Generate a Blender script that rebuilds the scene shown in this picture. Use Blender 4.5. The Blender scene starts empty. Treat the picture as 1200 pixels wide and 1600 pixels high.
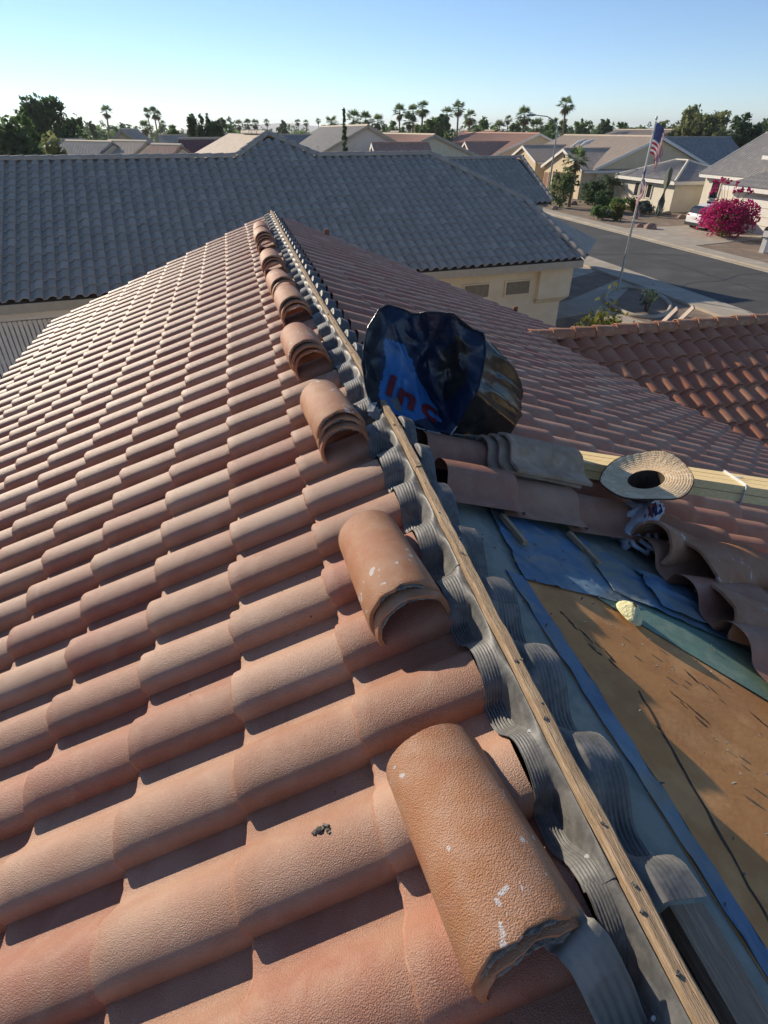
import bpy, math, random
import numpy as np
from mathutils import Vector, Matrix, noise

S = bpy.context.scene
HAZE = 0.0002; SKYS = 0.069; EXPO = 1.12
COL = S.collection
rad = math.radians
random.seed(7)

# ------------------------------------------------------------------ camera, sky, sun, exposure
ZC = 6.2                                     # eye height: standing on the roof by the ridge
cd = bpy.data.cameras.new('camera'); cam = bpy.data.objects.new('camera', cd); COL.objects.link(cam)
cam.location = (0, 0, ZC); cam.rotation_euler = (rad(56.145), 0, rad(-13.16))
cd.sensor_fit = 'VERTICAL'; cd.sensor_height = 32.0; cd.lens = 32.0*890/1600
cd.clip_start = 0.02; cd.clip_end = 60000
S.camera = cam

SUN = Vector((-0.50, 0.78, 0.375)).normalized()
el = math.asin(SUN.z); az = math.atan2(SUN.x, SUN.y)
W = bpy.data.worlds.new('World'); S.world = W; W.use_nodes = True
wn = W.node_tree; wn.nodes.clear()
wo = wn.nodes.new('ShaderNodeOutputWorld'); wb = wn.nodes.new('ShaderNodeBackground'); ws = wn.nodes.new('ShaderNodeTexSky')
ws.sky_type = 'NISHITA'; ws.sun_disc = False; ws.sun_elevation = el; ws.sun_rotation = az
ws.air_density = 1.0; ws.dust_density = 0.0; ws.ozone_density = 3.2; ws.altitude = 3000
wb.inputs['Strength'].default_value = SKYS
wn.links.new(ws.outputs[0], wb.inputs[0]); wn.links.new(wb.outputs[0], wo.inputs[0])
sl = bpy.data.lights.new('sun', 'SUN'); so = bpy.data.objects.new('sun', sl); COL.objects.link(so)
sl.energy = 2.75; sl.angle = rad(0.53); sl.color = (1.0, 0.87, 0.69)
so.rotation_euler = (-SUN).to_track_quat('-Z', 'Y').to_euler(); so.location = (-30, 40, 40)
S.view_settings.view_transform = 'Standard'; S.view_settings.look = 'None'
S.view_settings.gamma = 1.0; S.view_settings.exposure = EXPO; S.view_settings.use_curve_mapping = False

# ------------------------------------------------------------------ helpers
def tag(o, label=None, cat=None, group=None, kind=None):
    if label: o['label'] = label
    if cat: o['category'] = cat
    if group: o['group'] = group
    if kind: o['kind'] = kind
    return o

def empty(name, loc=(0, 0, 0), rz=0.0, label=None, cat=None, group=None):
    o = bpy.data.objects.new(name, None); COL.objects.link(o); o.empty_display_size = .2
    o.location = loc; o.rotation_euler = (0, 0, rz)
    return tag(o, label, cat, group)

def link(name, me, parent=None, M=None):
    o = bpy.data.objects.new(name, me); COL.objects.link(o)
    if parent: o.parent = parent
    if M is not None: o.matrix_local = M
    return o

def kids(o): return [c for c in COL.objects if c.parent == o]

def copy_tree(o, parent=None):
    c = o.copy(); COL.objects.link(c)
    if parent: c.parent = parent
    for ch in list(o.children): copy_tree(ch, c)
    return c

class MB:
    """collects faces of ONE part"""
    def __init__(s): s.v = []; s.f = []; s.mi = []; s.sm = []
    def add(s, vs, fs, mi=0, smooth=False):
        b = len(s.v); s.v += [tuple(p) for p in vs]
        for f in fs: s.f.append(tuple(b+i for i in f)); s.mi.append(mi); s.sm.append(smooth)
        return s
    def box(s, c, size, R=None, mi=0):
        hx, hy, hz = size[0]/2, size[1]/2, size[2]/2
        vs = [Vector((x, y, z)) for z in (-hz, hz) for y in (-hy, hy) for x in (-hx, hx)]
        if R is not None: vs = [R @ p for p in vs]
        vs = [p+Vector(c) for p in vs]
        return s.add(vs, [(0, 2, 3, 1), (4, 5, 7, 6), (0, 1, 5, 4), (2, 6, 7, 3), (0, 4, 6, 2), (1, 3, 7, 5)], mi)
    def bar(s, a, b, w, h, mi=0, up=(0, 0, 1)):
        a = Vector(a); b = Vector(b); d = (b-a); L = d.length; d.normalize()
        side = d.cross(Vector(up)).normalized(); u = side.cross(d)
        R = Matrix((side, d, u)).transposed()
        return s.box((a+b)/2, (w, L, h), R, mi)
    def tube(s, pts, r, n=8, mi=0, cap=True):
        pts = [Vector(p) for p in pts]
        rs = r if isinstance(r, (list, tuple)) else [r]*len(pts)
        rings = []
        for i, p in enumerate(pts):
            d = (pts[min(i+1, len(pts)-1)]-pts[max(i-1, 0)]).normalized()
            a = d.cross(Vector((0, 0, 1)))
            if a.length < .05: a = d.cross(Vector((1, 0, 0)))
            a.normalize(); b = d.cross(a)
            rings.append([p+(a*math.cos(t)+b*math.sin(t))*rs[i] for t in [2*math.pi*k/n for k in range(n)]])
        vs = [q for rg in rings for q in rg]; fs = []
        for i in range(len(pts)-1):
            for k in range(n):
                k2 = (k+1) % n
                fs.append((i*n+k, i*n+k2, (i+1)*n+k2, (i+1)*n+k))
        s.add(vs, fs, mi, True)
        if cap:
            s.add(rings[0], [tuple(range(n))[::-1]], mi); s.add(rings[-1], [tuple(range(n))], mi)
        return s
    def grid(s, fn, nu, nv, mi=0, smooth=True, flip=False):
        vs = [fn(i/nu, j/nv) for j in range(nv+1) for i in range(nu+1)]
        fs = []
        for j in range(nv):
            for i in range(nu):
                a = j*(nu+1)+i; q = (a, a+1, a+nu+2, a+nu+1)
                fs.append(q[::-1] if flip else q)
        return s.add(vs, fs, mi, smooth)
    def sheet(s, fn, nu, nv, th, mi=0):
        """double sided sheet with thickness; fn(u,v) -> point"""
        top = [Vector(fn(i/nu, j/nv)) for j in range(nv+1) for i in range(nu+1)]
        w = nu+1
        nr = []
        for j in range(nv+1):
            for i in range(nu+1):
                du = top[j*w+min(i+1, nu)]-top[j*w+max(i-1, 0)]; dv = top[min(j+1, nv)*w+i]-top[max(j-1, 0)*w+i]
                nr.append(du.cross(dv).normalized())
        bot = [p-n*th for p, n in zip(top, nr)]
        f1 = []; f2 = []
        for j in range(nv):
            for i in range(nu):
                a = j*w+i; f1.append((a, a+1, a+w+1, a+w)); f2.append((a+w, a+w+1, a+1, a))
        s.add(top, f1, mi, True); s.add(bot, f2, mi, True)
        edge = [i for i in range(w)]+[j*w+nu for j in range(1, nv+1)]+[nv*w+i for i in range(nu-1, -1, -1)]+[j*w for j in range(nv-1, 0, -1)]
        m = len(edge)
        s.add([top[i] for i in edge]+[bot[i] for i in edge], [(k, m+k, m+(k+1) % m, (k+1) % m) for k in range(m)], mi)
        return s
    def poly(s, pts, mi=0): return s.add(pts, [tuple(range(len(pts)))], mi)
    def prism(s, xy, z0, z1, mi=0):
        n = len(xy)
        vs = [(x, y, z0) for x, y in xy]+[(x, y, z1) for x, y in xy]
        A = sum(xy[i][0]*xy[(i+1) % n][1]-xy[(i+1) % n][0]*xy[i][1] for i in range(n))
        fs = [tuple(range(n))[::-1], tuple(range(n, 2*n))]+[(i, (i+1) % n, n+(i+1) % n, n+i) for i in range(n)]
        if A < 0: fs = [f[::-1] for f in fs]
        return s.add(vs, fs, mi)
    def slab(s, pts, d, mi=0):
        """planar polygon pts (3d) extruded by vector d"""
        n = len(pts); P = [Vector(p) for p in pts]; d = Vector(d)
        vs = P+[p+d for p in P]
        nr = (P[1]-P[0]).cross(P[2]-P[0])
        fs = [tuple(range(n))[::-1], tuple(range(n, 2*n))]+[(i, (i+1) % n, n+(i+1) % n, n+i) for i in range(n)]
        if nr.dot(d) < 0: fs = [f[::-1] for f in fs]
        return s.add(vs, fs, mi)
    def mesh(s, name, mats, org=(0, 0, 0)):
        me = bpy.data.meshes.new(name)
        ox, oy, oz = org
        me.from_pydata([(x-ox, y-oy, z-oz) for x, y, z in s.v], [], s.f)
        for m in (mats if isinstance(mats, (list, tuple)) else [mats]): me.materials.append(m)
        me.polygons.foreach_set('material_index', s.mi); me.polygons.foreach_set('use_smooth', s.sm)
        me.update(); return me
    def build(s, name, mats, parent=None, org=(0, 0, 0)):
        o = link(name, s.mesh(name, mats, org), parent)
        if parent is None: o.location = org
        return o

RIBS = {}
def mat(name, c1, c2=None, c3=None, rough=.8, ns=3.0, bump=0.0, bs=80.0, rnd=0.0, speck=0.0, speckc=(.6, .55, .5), metal=0.0,
        spec=.4, coat=0.0, stretch=None, detail=5, transl=0.0, dirt=0.0, alpha=1.0, bump2=0.0, bs2=8.0, dust=0.0, dustc=(.62, .55, .46), ribs=None, fleck=0.0):
    """procedural surface: colours mixed by noise, plus an offset per object / per island, specks, grain relief"""
    m = bpy.data.materials.new(name); m.use_nodes = True
    nt = m.node_tree; N = nt.nodes; Lk = nt.links; N.clear()
    out = N.new('ShaderNodeOutputMaterial'); bs_ = N.new('ShaderNodeBsdfPrincipled')
    Lk.new(bs_.outputs[0], out.inputs[0])
    geo = N.new('ShaderNodeNewGeometry'); vec = geo.outputs['Position']
    if stretch:
        mp = N.new('ShaderNodeMapping'); mp.inputs['Scale'].default_value = stretch; Lk.new(vec, mp.inputs[0]); vec = mp.outputs[0]
    def noise_(sc, det=detail, dist=0.0, v=None):
        t = N.new('ShaderNodeTexNoise'); t.inputs['Scale'].default_value = sc; t.inputs['Detail'].default_value = det
        t.inputs['Distortion'].default_value = dist; Lk.new(v or vec, t.inputs['Vector']); return t.outputs['Fac']
    def math_(op, a, b=None):
        t = N.new('ShaderNodeMath'); t.operation = op
        for i, x in enumerate((a, b)):
            if x is None: continue
            if isinstance(x, (int, float)): t.inputs[i].default_value = x
            else: Lk.new(x, t.inputs[i])
        return t.outputs[0]
    def mix_(f, a, b, typ='MIX'):
        t = N.new('ShaderNodeMix'); t.data_type = 'RGBA'; t.blend_type = typ
        for s_, x in ((t.inputs[0], f), (t.inputs[6], a), (t.inputs[7], b)):
            if isinstance(x, (int, float)): s_.default_value = x
            elif isinstance(x, tuple): s_.default_value = (*x, 1)
            else: Lk.new(x, s_)
        return t.outputs[2]
    def ramp_(f, lo, hi):
        t = N.new('ShaderNodeMapRange'); t.inputs[1].default_value = lo; t.inputs[2].default_value = hi; Lk.new(f, t.inputs[0]); return t.outputs[0]
    c2 = c2 or tuple(x*.8 for x in c1); c3 = c3 or c1
    f = noise_(ns)
    oi = N.new('ShaderNodeObjectInfo')
    r = math_('FRACT', math_('ADD', oi.outputs['Random'], geo.outputs['Random Per Island']))
    f1 = ramp_(f, .35, .65)
    if rnd > 0: f1 = math_('ADD', math_('MULTIPLY', f1, 1-rnd), math_('MULTIPLY', r, rnd))
    cr = N.new('ShaderNodeValToRGB'); Lk.new(f1, cr.inputs[0])
    e = cr.color_ramp.elements; e[0].color = (*c1, 1); e[0].position = .1; e[1].color = (*c3, 1); e[1].position = .9
    k = e.new(.5); k.color = (*c2, 1)
    c = cr.outputs[0]
    if rnd > 0:
        r2 = math_('FRACT', math_('MULTIPLY', r, 17.31))
        c = mix_(rnd*.55, c, mix_(r2, (.35, .35, .35), (1.2, 1.2, 1.2)), 'MULTIPLY') if False else mix_(math_('MULTIPLY', r2, rnd*.35), c, tuple(x*.62 for x in c1))
    if dirt > 0:
        c = mix_(math_('MULTIPLY', ramp_(noise_(ns*.37, 6, .6), .5, .72), dirt), c, tuple(x*.35 for x in c1))
    if dust > 0:
        c = mix_(math_('MULTIPLY', ramp_(noise_(ns*1.9, 8, 1.2), .45, .7), dust), c, dustc)
    if fleck > 0:
        c = mix_(math_('MULTIPLY', ramp_(math_('MULTIPLY', noise_(38, 2), noise_(9, 1)), .40, .42), fleck), c, (.62, .60, .58))
    if speck > 0:
        c = mix_(math_('MULTIPLY', ramp_(noise_(bs*1.7, 2), .62, .7), speck), c, speckc)
    Lk.new(c, bs_.inputs['Base Color'])
    bs_.inputs['Roughness'].default_value = rough; bs_.inputs['Metallic'].default_value = metal
    bs_.inputs['Specular IOR Level'].default_value = spec; bs_.inputs['Coat Weight'].default_value = coat
    if bump > 0 or bump2 > 0 or ribs:
        h = None
        if ribs:
            for ax, per, amp, prof in ((ribs, .30, .010, 'SIN'), ('Y' if ribs == 'X' else 'X', .34, .014, 'SAW')):
                w = N.new('ShaderNodeTexWave'); w.bands_direction = ax; w.wave_profile = prof; w.inputs['Scale'].default_value = .314159/per
                w.inputs['Distortion'].default_value = .25; w.inputs['Detail Scale'].default_value = .4; Lk.new(geo.outputs['Position'], w.inputs[0])
                hh = math_('MULTIPLY', w.outputs['Fac'], amp); h = hh if h is None else math_('ADD', h, hh)
        if bump > 0:
            hb = math_('MULTIPLY', noise_(bs, 3), bump); h = hb if h is None else math_('ADD', h, hb)
        if bump2 > 0:
            h2 = math_('MULTIPLY', noise_(bs2, 4), bump2); h = h2 if h is None else math_('ADD', h, h2)
        b = N.new('ShaderNodeBump'); b.inputs['Distance'].default_value = 1.0; b.inputs['Strength'].default_value = 1.0
        Lk.new(h, b.inputs['Height']); Lk.new(b.outputs[0], bs_.inputs['Normal'])
    if transl > 0:
        tr = N.new('ShaderNodeBsdfTranslucent'); Lk.new(c, tr.inputs[0])
        ms = N.new('ShaderNodeMixShader'); ms.inputs[0].default_value = transl
        Lk.new(bs_.outputs[0], ms.inputs[1]); Lk.new(tr.outputs[0], ms.inputs[2]); Lk.new(ms.outputs[0], out.inputs[0])
    return m

# ------------------------------------------------------------------ materials
MT = {}
MT['worn'] = mat('worn_tile_edge', (.43, .215, .135), (.39, .18, .11), (.48, .27, .175), rough=.8, ns=30, bump=.002, bs=200)
MT['tile'] = mat('roof_tile_clay', (.375, .155, .10), (.37, .185, .112), (.47, .28, .19), rough=.5, ns=4.5, bump=.0030, bs=330, rnd=.65, speck=.4, spec=.38, dust=.26, dustc=(.52, .36, .25))
MT['tilewing'] = mat('roof_tile_orange', (.47, .16, .075), (.43, .175, .085), (.54, .25, .13), rough=.5, ns=4.5, bump=.0030, bs=330, rnd=.65, speck=.3, spec=.5, dust=.12, dustc=(.52, .36, .25))
MT['stripgrey'] = mat('grey_bent_strip', (.24, .225, .195), (.2, .19, .165), (.28, .26, .225), rough=.5, ns=14, bump=.0005, bs=120, spec=.4, dirt=.25)
MT['tileback'] = mat('tile_underside', (.40, .27, .175), (.34, .23, .15), (.45, .32, .22), rough=.85, ns=6, bump=.003, bs=200, dust=.3)
MT['cap'] = mat('ridge_tile_clay', (.40, .15, .075), (.42, .19, .085), (.46, .235, .13), rough=.62, ns=9, bump=.0030, bs=330, rnd=.3, speck=.25, spec=.45, dirt=.15, dust=.12, fleck=.8)
MT['mortar'] = mat('old_mortar', (.17, .15, .125), (.24, .21, .17), (.11, .1, .085), rough=.95, ns=30, bump=.008, bs=90)
MT['greytile'] = mat('roof_tile_grey', (.43, .37, .30), (.38, .33, .27), (.48, .41, .335), rough=.75, ns=2.5, bump=.002, bs=160, rnd=.7, dirt=.15)
MT['flash'] = mat('flashing_grey', (.14, .137, .128), (.10, .099, .095), (.18, .173, .16), rough=.54, ns=14, bump=.0006, bs=120, spec=.45, dirt=.35, dust=.18, dustc=(.34, .32, .28))
MT['wood'] = mat('weathered_board', (.47, .33, .20), (.36, .24, .135), (.52, .38, .235), rough=.85, ns=9, stretch=(14, .9, 14), bump=.004, bs=30, dirt=.5)
MT['wooddark'] = mat('dark_old_wood', (.12, .085, .06), (.085, .06, .042), (.16, .115, .08), rough=.9, ns=9, stretch=(14, .9, 14), bump=.004, bs=30)
MT['woodgrey'] = mat('grey_old_wood', (.34, .25, .175), (.28, .20, .14), (.4, .3, .21), rough=.9, ns=9, stretch=(14, .9, 14), bump=.003, bs=30)
MT['woodside'] = mat('brown_board_side', (.24, .145, .08), (.18, .105, .06), (.3, .19, .11), rough=.9, ns=9, stretch=(14, .9, 14), bump=.003, bs=30)
MT['lumber'] = mat('new_pine', (.88, .68, .34), (.83, .61, .28), (.92, .74, .40), rough=.7, ns=8, stretch=(.8, 14, 14), bump=.001, bs=40, rnd=.2)
MT['osb'] = mat('osb_board', (.60, .285, .095), (.54, .245, .08), (.66, .335, .125), rough=.75, ns=6, bump=.0007, bs=70, dirt=.3, dust=.14, dustc=(.3, .15, .06), speck=.12, speckc=(.10, .06, .035))
MT['felt'] = mat('old_felt', (.28, .295, .25), (.22, .245, .215), (.35, .345, .28), rough=.8, ns=7, bump=.002, bs=70, dirt=.4, bump2=.006, bs2=9)
MT['blue'] = mat('blue_underlayment', (.105, .205, .325), (.085, .17, .27), (.17, .27, .36), rough=.55, ns=2.6, bump=.0008, bs=90, bump2=.016, bs2=9, dust=1.0, dirt=.3, dustc=(.23, .24, .20))
MT['greenmesh'] = mat('green_mesh', (.19, .31, .235), (.16, .27, .205), (.25, .34, .25), rough=.8, ns=9, bump=.002, bs=220, dirt=.2)
MT['bag'] = mat('black_plastic', (.014, .014, .016), (.022, .021, .02), rough=.22, ns=6, bump2=.004, bs2=11, spec=.5)
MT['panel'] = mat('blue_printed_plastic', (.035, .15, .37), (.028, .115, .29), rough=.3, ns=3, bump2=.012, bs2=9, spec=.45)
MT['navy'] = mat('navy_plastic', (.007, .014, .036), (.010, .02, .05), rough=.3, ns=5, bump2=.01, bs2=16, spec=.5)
MT['hem'] = mat('pale_plastic_hem', (.45, .46, .45), (.3, .31, .31), rough=.35, ns=30, bump2=.006, bs2=30)
MT['redprint'] = mat('red_print', (.16, .014, .018), (.12, .012, .015), rough=.45, ns=5)
MT['straw'] = mat('woven_straw', (.80, .60, .36), (.70, .50, .29), (.85, .67, .43), rough=.85, ns=25, bump=.004, bs=120)
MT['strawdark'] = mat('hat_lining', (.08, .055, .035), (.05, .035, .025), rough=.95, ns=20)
MT['whiteplastic'] = mat('white_plastic', (.72, .74, .78), (.62, .66, .74), rough=.45, ns=14, bump2=.01, bs2=40, transl=.2)
MT['foam'] = mat('pale_foam', (.72, .70, .42), (.62, .6, .33), rough=.9, ns=40, bump=.01, bs=60)
MT['nail'] = mat('rusty_nail', (.25, .16, .11), (.16, .11, .09), rough=.5, metal=.7, ns=60)
MT['white_nail'] = mat('bright_nail', (.8, .8, .78), rough=.4)
MT['pipe'] = mat('rust_brown_pipe', (.28, .12, .07), (.2, .09, .06), rough=.7, ns=10)
MT['stucco'] = mat('cream_stucco', (.78, .65, .44), (.74, .61, .41), (.8, .68, .47), rough=.95, ns=1.2, bump=.004, bs=60)
MT['stucco2'] = mat('tan_stucco', (.66, .54, .36), (.62, .5, .33), rough=.95, ns=1.2, bump=.004, bs=40)
MT['stuccow'] = mat('white_stucco', (.72, .66, .54), (.68, .62, .5), rough=.95, ns=1.2, bump=.004, bs=40)
MT['vent'] = mat('vent_mesh', (.28, .23, .16), (.23, .19, .13), rough=.9, ns=4, bump=.003, bs=120)
MT['trimw'] = mat('white_trim', (.74, .72, .66), (.7, .67, .6), rough=.7, ns=3)
MT['fascia'] = mat('tan_fascia', (.5, .42, .31), (.45, .38, .27), rough=.8, ns=3)
MT['screen'] = mat('screen_slats', (.86, .78, .68), (.8, .72, .62), rough=.8, ns=3)
MT['glass'] = mat('window_glass', (.03, .035, .04), (.02, .025, .03), rough=.12, spec=.6)
MT['asphalt'] = mat('asphalt', (.085, .084, .082), (.07, .07, .07), (.10, .098, .094), rough=.92, ns=.35, bump=.004, bs=70, dirt=.2)
MT['concrete'] = mat('concrete', (.46, .40, .31), (.42, .36, .28), (.5, .44, .35), rough=.9, ns=.9, bump=.002, bs=40, dirt=.15)
MT['gravel'] = mat('gravel', (.27, .20, .14), (.22, .16, .115), (.32, .24, .17), rough=.97, ns=.8, bump=.02, bs=22, speck=.4, speckc=(.4, .33, .26))
MT['desert'] = mat('desert_ground', (.24, .19, .13), (.2, .165, .11), (.28, .22, .15), rough=.97, ns=.05, bump=.02, bs=6)
for ax_ in 'XY': MT['roofpink'+ax_] = mat('roof_pink', (0.439, 0.256, 0.189), (0.403, 0.226, 0.165), (0.488, 0.293, 0.220), rough=.8, ns=2.2, bump=.004, bs=30, rnd=.2, dirt=.1, ribs='Y' if ax_ == 'Y' else 'X')
for ax_ in 'XY': MT['rooftan'+ax_] = mat('roof_tan', (0.488, 0.390, 0.305), (0.439, 0.348, 0.268), (0.525, 0.427, 0.329), rough=.8, ns=2.2, bump=.004, bs=30, rnd=.2, dirt=.1, ribs='Y' if ax_ == 'Y' else 'X')
for ax_ in 'XY': MT['roofgrey'+ax_] = mat('roof_grey', (0.305, 0.287, 0.268), (0.256, 0.244, 0.232), (0.354, 0.329, 0.305), rough=.8, ns=2.5, bump=.004, bs=30, rnd=.2, dirt=.2, ribs='Y' if ax_ == 'Y' else 'X')
for ax_ in 'XY': MT['roofred'+ax_] = mat('roof_red', (.21, .10, .09), (.18, .085, .08), rough=.8, ns=2.2, bump=.004, bs=30, rnd=.2, ribs='Y' if ax_ == 'Y' else 'X')
MT['carwhite'] = mat('white_car_paint', (.78, .79, .80), (.78, .79, .80), rough=.25, coat=.6)
MT['carblack'] = mat('black_car_plastic', (.02, .02, .022), rough=.5)
MT['tyre'] = mat('tyre_rubber', (.018, .018, .018), rough=.85)
MT['redlamp'] = mat('red_lamp', (.35, .015, .02), rough=.25)
MT['steel'] = mat('pale_steel', (.55, .55, .53), (.48, .48, .46), rough=.35, metal=.6)
MT['lampgrey'] = mat('galvanised', (.36, .38, .37), rough=.5, metal=.5)
MT['flagred'] = mat('flag_red', (.42, .03, .05), rough=.85, transl=.25)
MT['flagwhite'] = mat('flag_white', (.72, .70, .68), rough=.85, transl=.25)
MT['flagblue'] = mat('flag_blue', (.03, .045, .16), rough=.85, transl=.25)
MT['bark'] = mat('bark', (.16, .115, .08), (.12, .085, .06), rough=.95, ns=6, bump=.02, bs=14)
MT['palmbark'] = mat('palm_bark', (.24, .18, .13), (.18, .135, .1), rough=.95, ns=6, bump=.02, bs=12)
def leafmat(n, a, b, c):
    k = 1.3 if n in ('leaf_green', 'leaf_olive', 'leaf_dark', 'palm_green') else 1.0
    a, b, c = [tuple(v*k for v in q) for q in (a, b, c)]
    return mat(n, a, b, c, rough=.6, ns=.9, rnd=.6, transl=.52, spec=.3)
MT['leaf'] = leafmat('leaf_green', (0.085, 0.147, 0.046), (0.116, 0.186, 0.054), (0.062, 0.109, 0.037))
MT['leafolive'] = leafmat('leaf_olive', (0.155, 0.178, 0.070), (0.186, 0.202, 0.085), (0.116, 0.139, 0.054))
MT['leafdark'] = leafmat('leaf_dark', (0.054, 0.093, 0.043), (0.070, 0.116, 0.046), (0.039, 0.065, 0.031))
MT['leafyellow'] = leafmat('leaf_yellow', (.17, .17, .035), (.13, .15, .035), (.2, .19, .045))
MT['leafsilver'] = leafmat('leaf_silver', (.16, .2, .17), (.13, .17, .15), (.19, .22, .18))
MT['petal'] = leafmat('magenta_petal', (.50, .012, .14), (.58, .02, .2), (.38, .008, .10))
MT['palm'] = leafmat('palm_green', (0.093, 0.139, 0.046), (0.132, 0.186, 0.070), (0.070, 0.101, 0.039))
MT['deadfrond'] = leafmat('dead_frond', (.2, .15, .085), (.16, .115, .065), (.24, .18, .1))
MT['cactus'] = mat('cactus_skin', (.13, .14, .10), (.1, .11, .08), rough=.8, ns=6, bump=.01, bs=20)
MT['rock'] = mat('landscape_rock', (.32, .21, .16), (.26, .17, .13), (.4, .29, .22), rough=.95, ns=3, bump=.02, bs=10)
MT['mount'] = mat('mountain_rock', (.22, .18, .15), (.17, .14, .12), rough=1, ns=.002)
MT['ladder'] = mat('pale_fibreglass', (.72, .6, .5), (.65, .53, .44), rough=.5)

# ================================================================== THE TILED HOUSE WE STAND ON
AL = rad(22.055); TA = math.tan(AL); CA = math.cos(AL); SA = math.sin(AL)
ROW = .28; CRS = .3528
UL, NL = Vector((CA, 0, SA)), Vector((-SA, 0, CA))         # left slope: up-slope, normal
UR, NR = Vector((-CA, 0, SA)), Vector((SA, 0, CA))         # right slope
def Lp(x, y, h=0.0): return Vector((x, y, 4.7192+TA*(x+.15863)))+NL*h
def Rp(x, y, h=0.0): return Vector((x, y, 5.0215-TA*(x-.58)))+NR*h
WY = 8.0; WZ = 3.50                                          # side wing: ridge runs along +X at y = WY
UW, NW = Vector((0, CA, SA)), Vector((0, -SA, CA))
def Wp(x, y, h=0.0): return Vector((x, y, WZ+TA*(y-WY)))+NW*h

PROF = [(0, -.002), (.001, .017), (.004, .034), (.011, .047), (.026, .0585), (.050, .068), (.080, .0725), (.106, .072), (.130, .0655), (.151, .054),
        (.169, .038), (.184, .0225), (.198, .0105), (.212, .0035), (.235, 0), (.262, 0), (.292, -.003)]
def prof_h(v):
    v = v % ROW
    for (a, ha), (b, hb) in zip(PROF, PROF[1:]):
        if v <= b: return ha+(hb-ha)*(v-a)/(b-a)
    return 0
def tile_mesh(name, material, L=.43, seed=0, full=False, prof=PROF, chip=.004):
    rg = random.Random(seed); mb = MB(); n = len(prof)
    lift = lambda u: .021-.034*u/.43
    wob = [rg.uniform(-1, 1)*chip for _ in prof]
    us = [0.0, .005, .05, L*.5, L]
    def P(i, k):
        v, w = prof[i]; u = us[k]
        if k == 0: return (u+wob[i]*.6, v, w+lift(u)-.005)
        if k == 1: return (u+wob[i]*.6+.001, v, w+lift(u))
        return (u, v, w+lift(u))
    vs = [P(i, k) for k in range(5) for i in range(n)]
    fs = [(k*n+i, (k+1)*n+i, (k+1)*n+i+1, k*n+i+1) for k in range(4) for i in range(n-1)]
    mb.add(vs, fs[:n-1], 1, True); b0 = len(mb.v)-len(vs)
    mb.f += [tuple(b0+i for i in f) for f in fs[n-1:]]; mb.mi += [0]*len(fs[n-1:]); mb.sm += [True]*len(fs[n-1:])
    lo = [(wob[i]*.6+.002, v+(.006 if i < 5 else 0), w+lift(0)-.017-(.0 if i > 4 else 0)) for i, (v, w) in enumerate(prof)]
    mb.add([P(i, 0) for i in range(n)]+lo, [(i, i+1, n+i+1, n+i) for i in range(n-1)], 1, False)
    if full:
        bt = [(L, v+(.006 if i < 5 else 0), w+lift(L)-.014) for i, (v, w) in enumerate(prof)]
        mb.add(lo+bt, [(i, i+1, n+i+1, n+i) for i in range(n-1)], 0, True)
        mb.add([P(i, 4) for i in range(n)]+bt, [(n+i, n+i+1, i+1, i) for i in range(n-1)], 0, False)
        mb.add([P(0, 1), P(0, 4), lo[0], bt[0]], [(0, 2, 3, 1)], 0)
        mb.add([P(n-1, 1), P(n-1, 4), lo[-1], bt[-1]], [(0, 1, 3, 2)], 0)
    return mb.mesh(name, material)
TILE2 = [MT['tile'], MT['worn']]
TM = [tile_mesh('roof_tile', TILE2, seed=i, chip=.003 if i < 3 else .010) for i in range(4)]
TMS = [tile_mesh('roof_tile_short', TILE2, L=.345, seed=9+i) for i in range(2)]
TMW = [tile_mesh('roof_tile_wing', [MT['tilewing'], MT['worn']], seed=30+i) for i in range(3)]
TMB = tile_mesh('roof_tile_back', [MT['tileback']]*2, seed=6, full=True)
TMF = tile_mesh('roof_tile_full', TILE2, seed=5, full=True)

def frame(o, u, n, yaw=0.0, tilt=0.0):
    v = n.cross(u)
    M = Matrix(((u.x, v.x, n.x, o.x), (u.y, v.y, n.y, o.y), (u.z, v.z, n.z, o.z), (0, 0, 0, 1)))
    if yaw: M = M @ Matrix.Rotation(yaw, 4, 'Z')
    if tilt: M = M @ Matrix.Rotation(tilt, 4, 'Y')
    return M
camI = cam.matrix_basis.inverted()
def seen(p, mx=.02):
    q = camI @ Vector(p)
    if q.z > -.05: return None
    x = q.x/-q.z*890/600; y = q.y/-q.z*890/800
    return -q.z if abs(x) < 1+mx and abs(y) < 1+mx else None

def join_tiles(name, items, material, parent, org):
    vs = []; fs = []; sm = []; mi = []; base = 0
    for me, M in items:
        q = np.empty(len(me.polygons), dtype=np.int32); me.polygons.foreach_get('material_index', q); mi.append(q)
        a = np.empty(len(me.vertices)*3); me.vertices.foreach_get('co', a); a = a.reshape(-1, 3)
        Mn = np.array(M); vs.append(a @ Mn[:3, :3].T+Mn[:3, 3])
        s = np.empty(len(me.polygons), dtype=bool); me.polygons.foreach_get('use_smooth', s); sm.append(s)
        fs += [tuple(base+i for i in p.vertices) for p in me.polygons]; base += len(a)
    me = bpy.data.meshes.new(name)
    me.from_pydata((np.concatenate(vs)-np.array(org)).tolist(), [], fs)
    me.polygons.foreach_set('use_smooth', np.concatenate(sm)); [me.materials.append(x) for x in material]; me.polygons.foreach_set('material_index', np.concatenate(mi)); me.update()
    o = link(name, me, parent); o['kind'] = 'stuff'; return o

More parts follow.
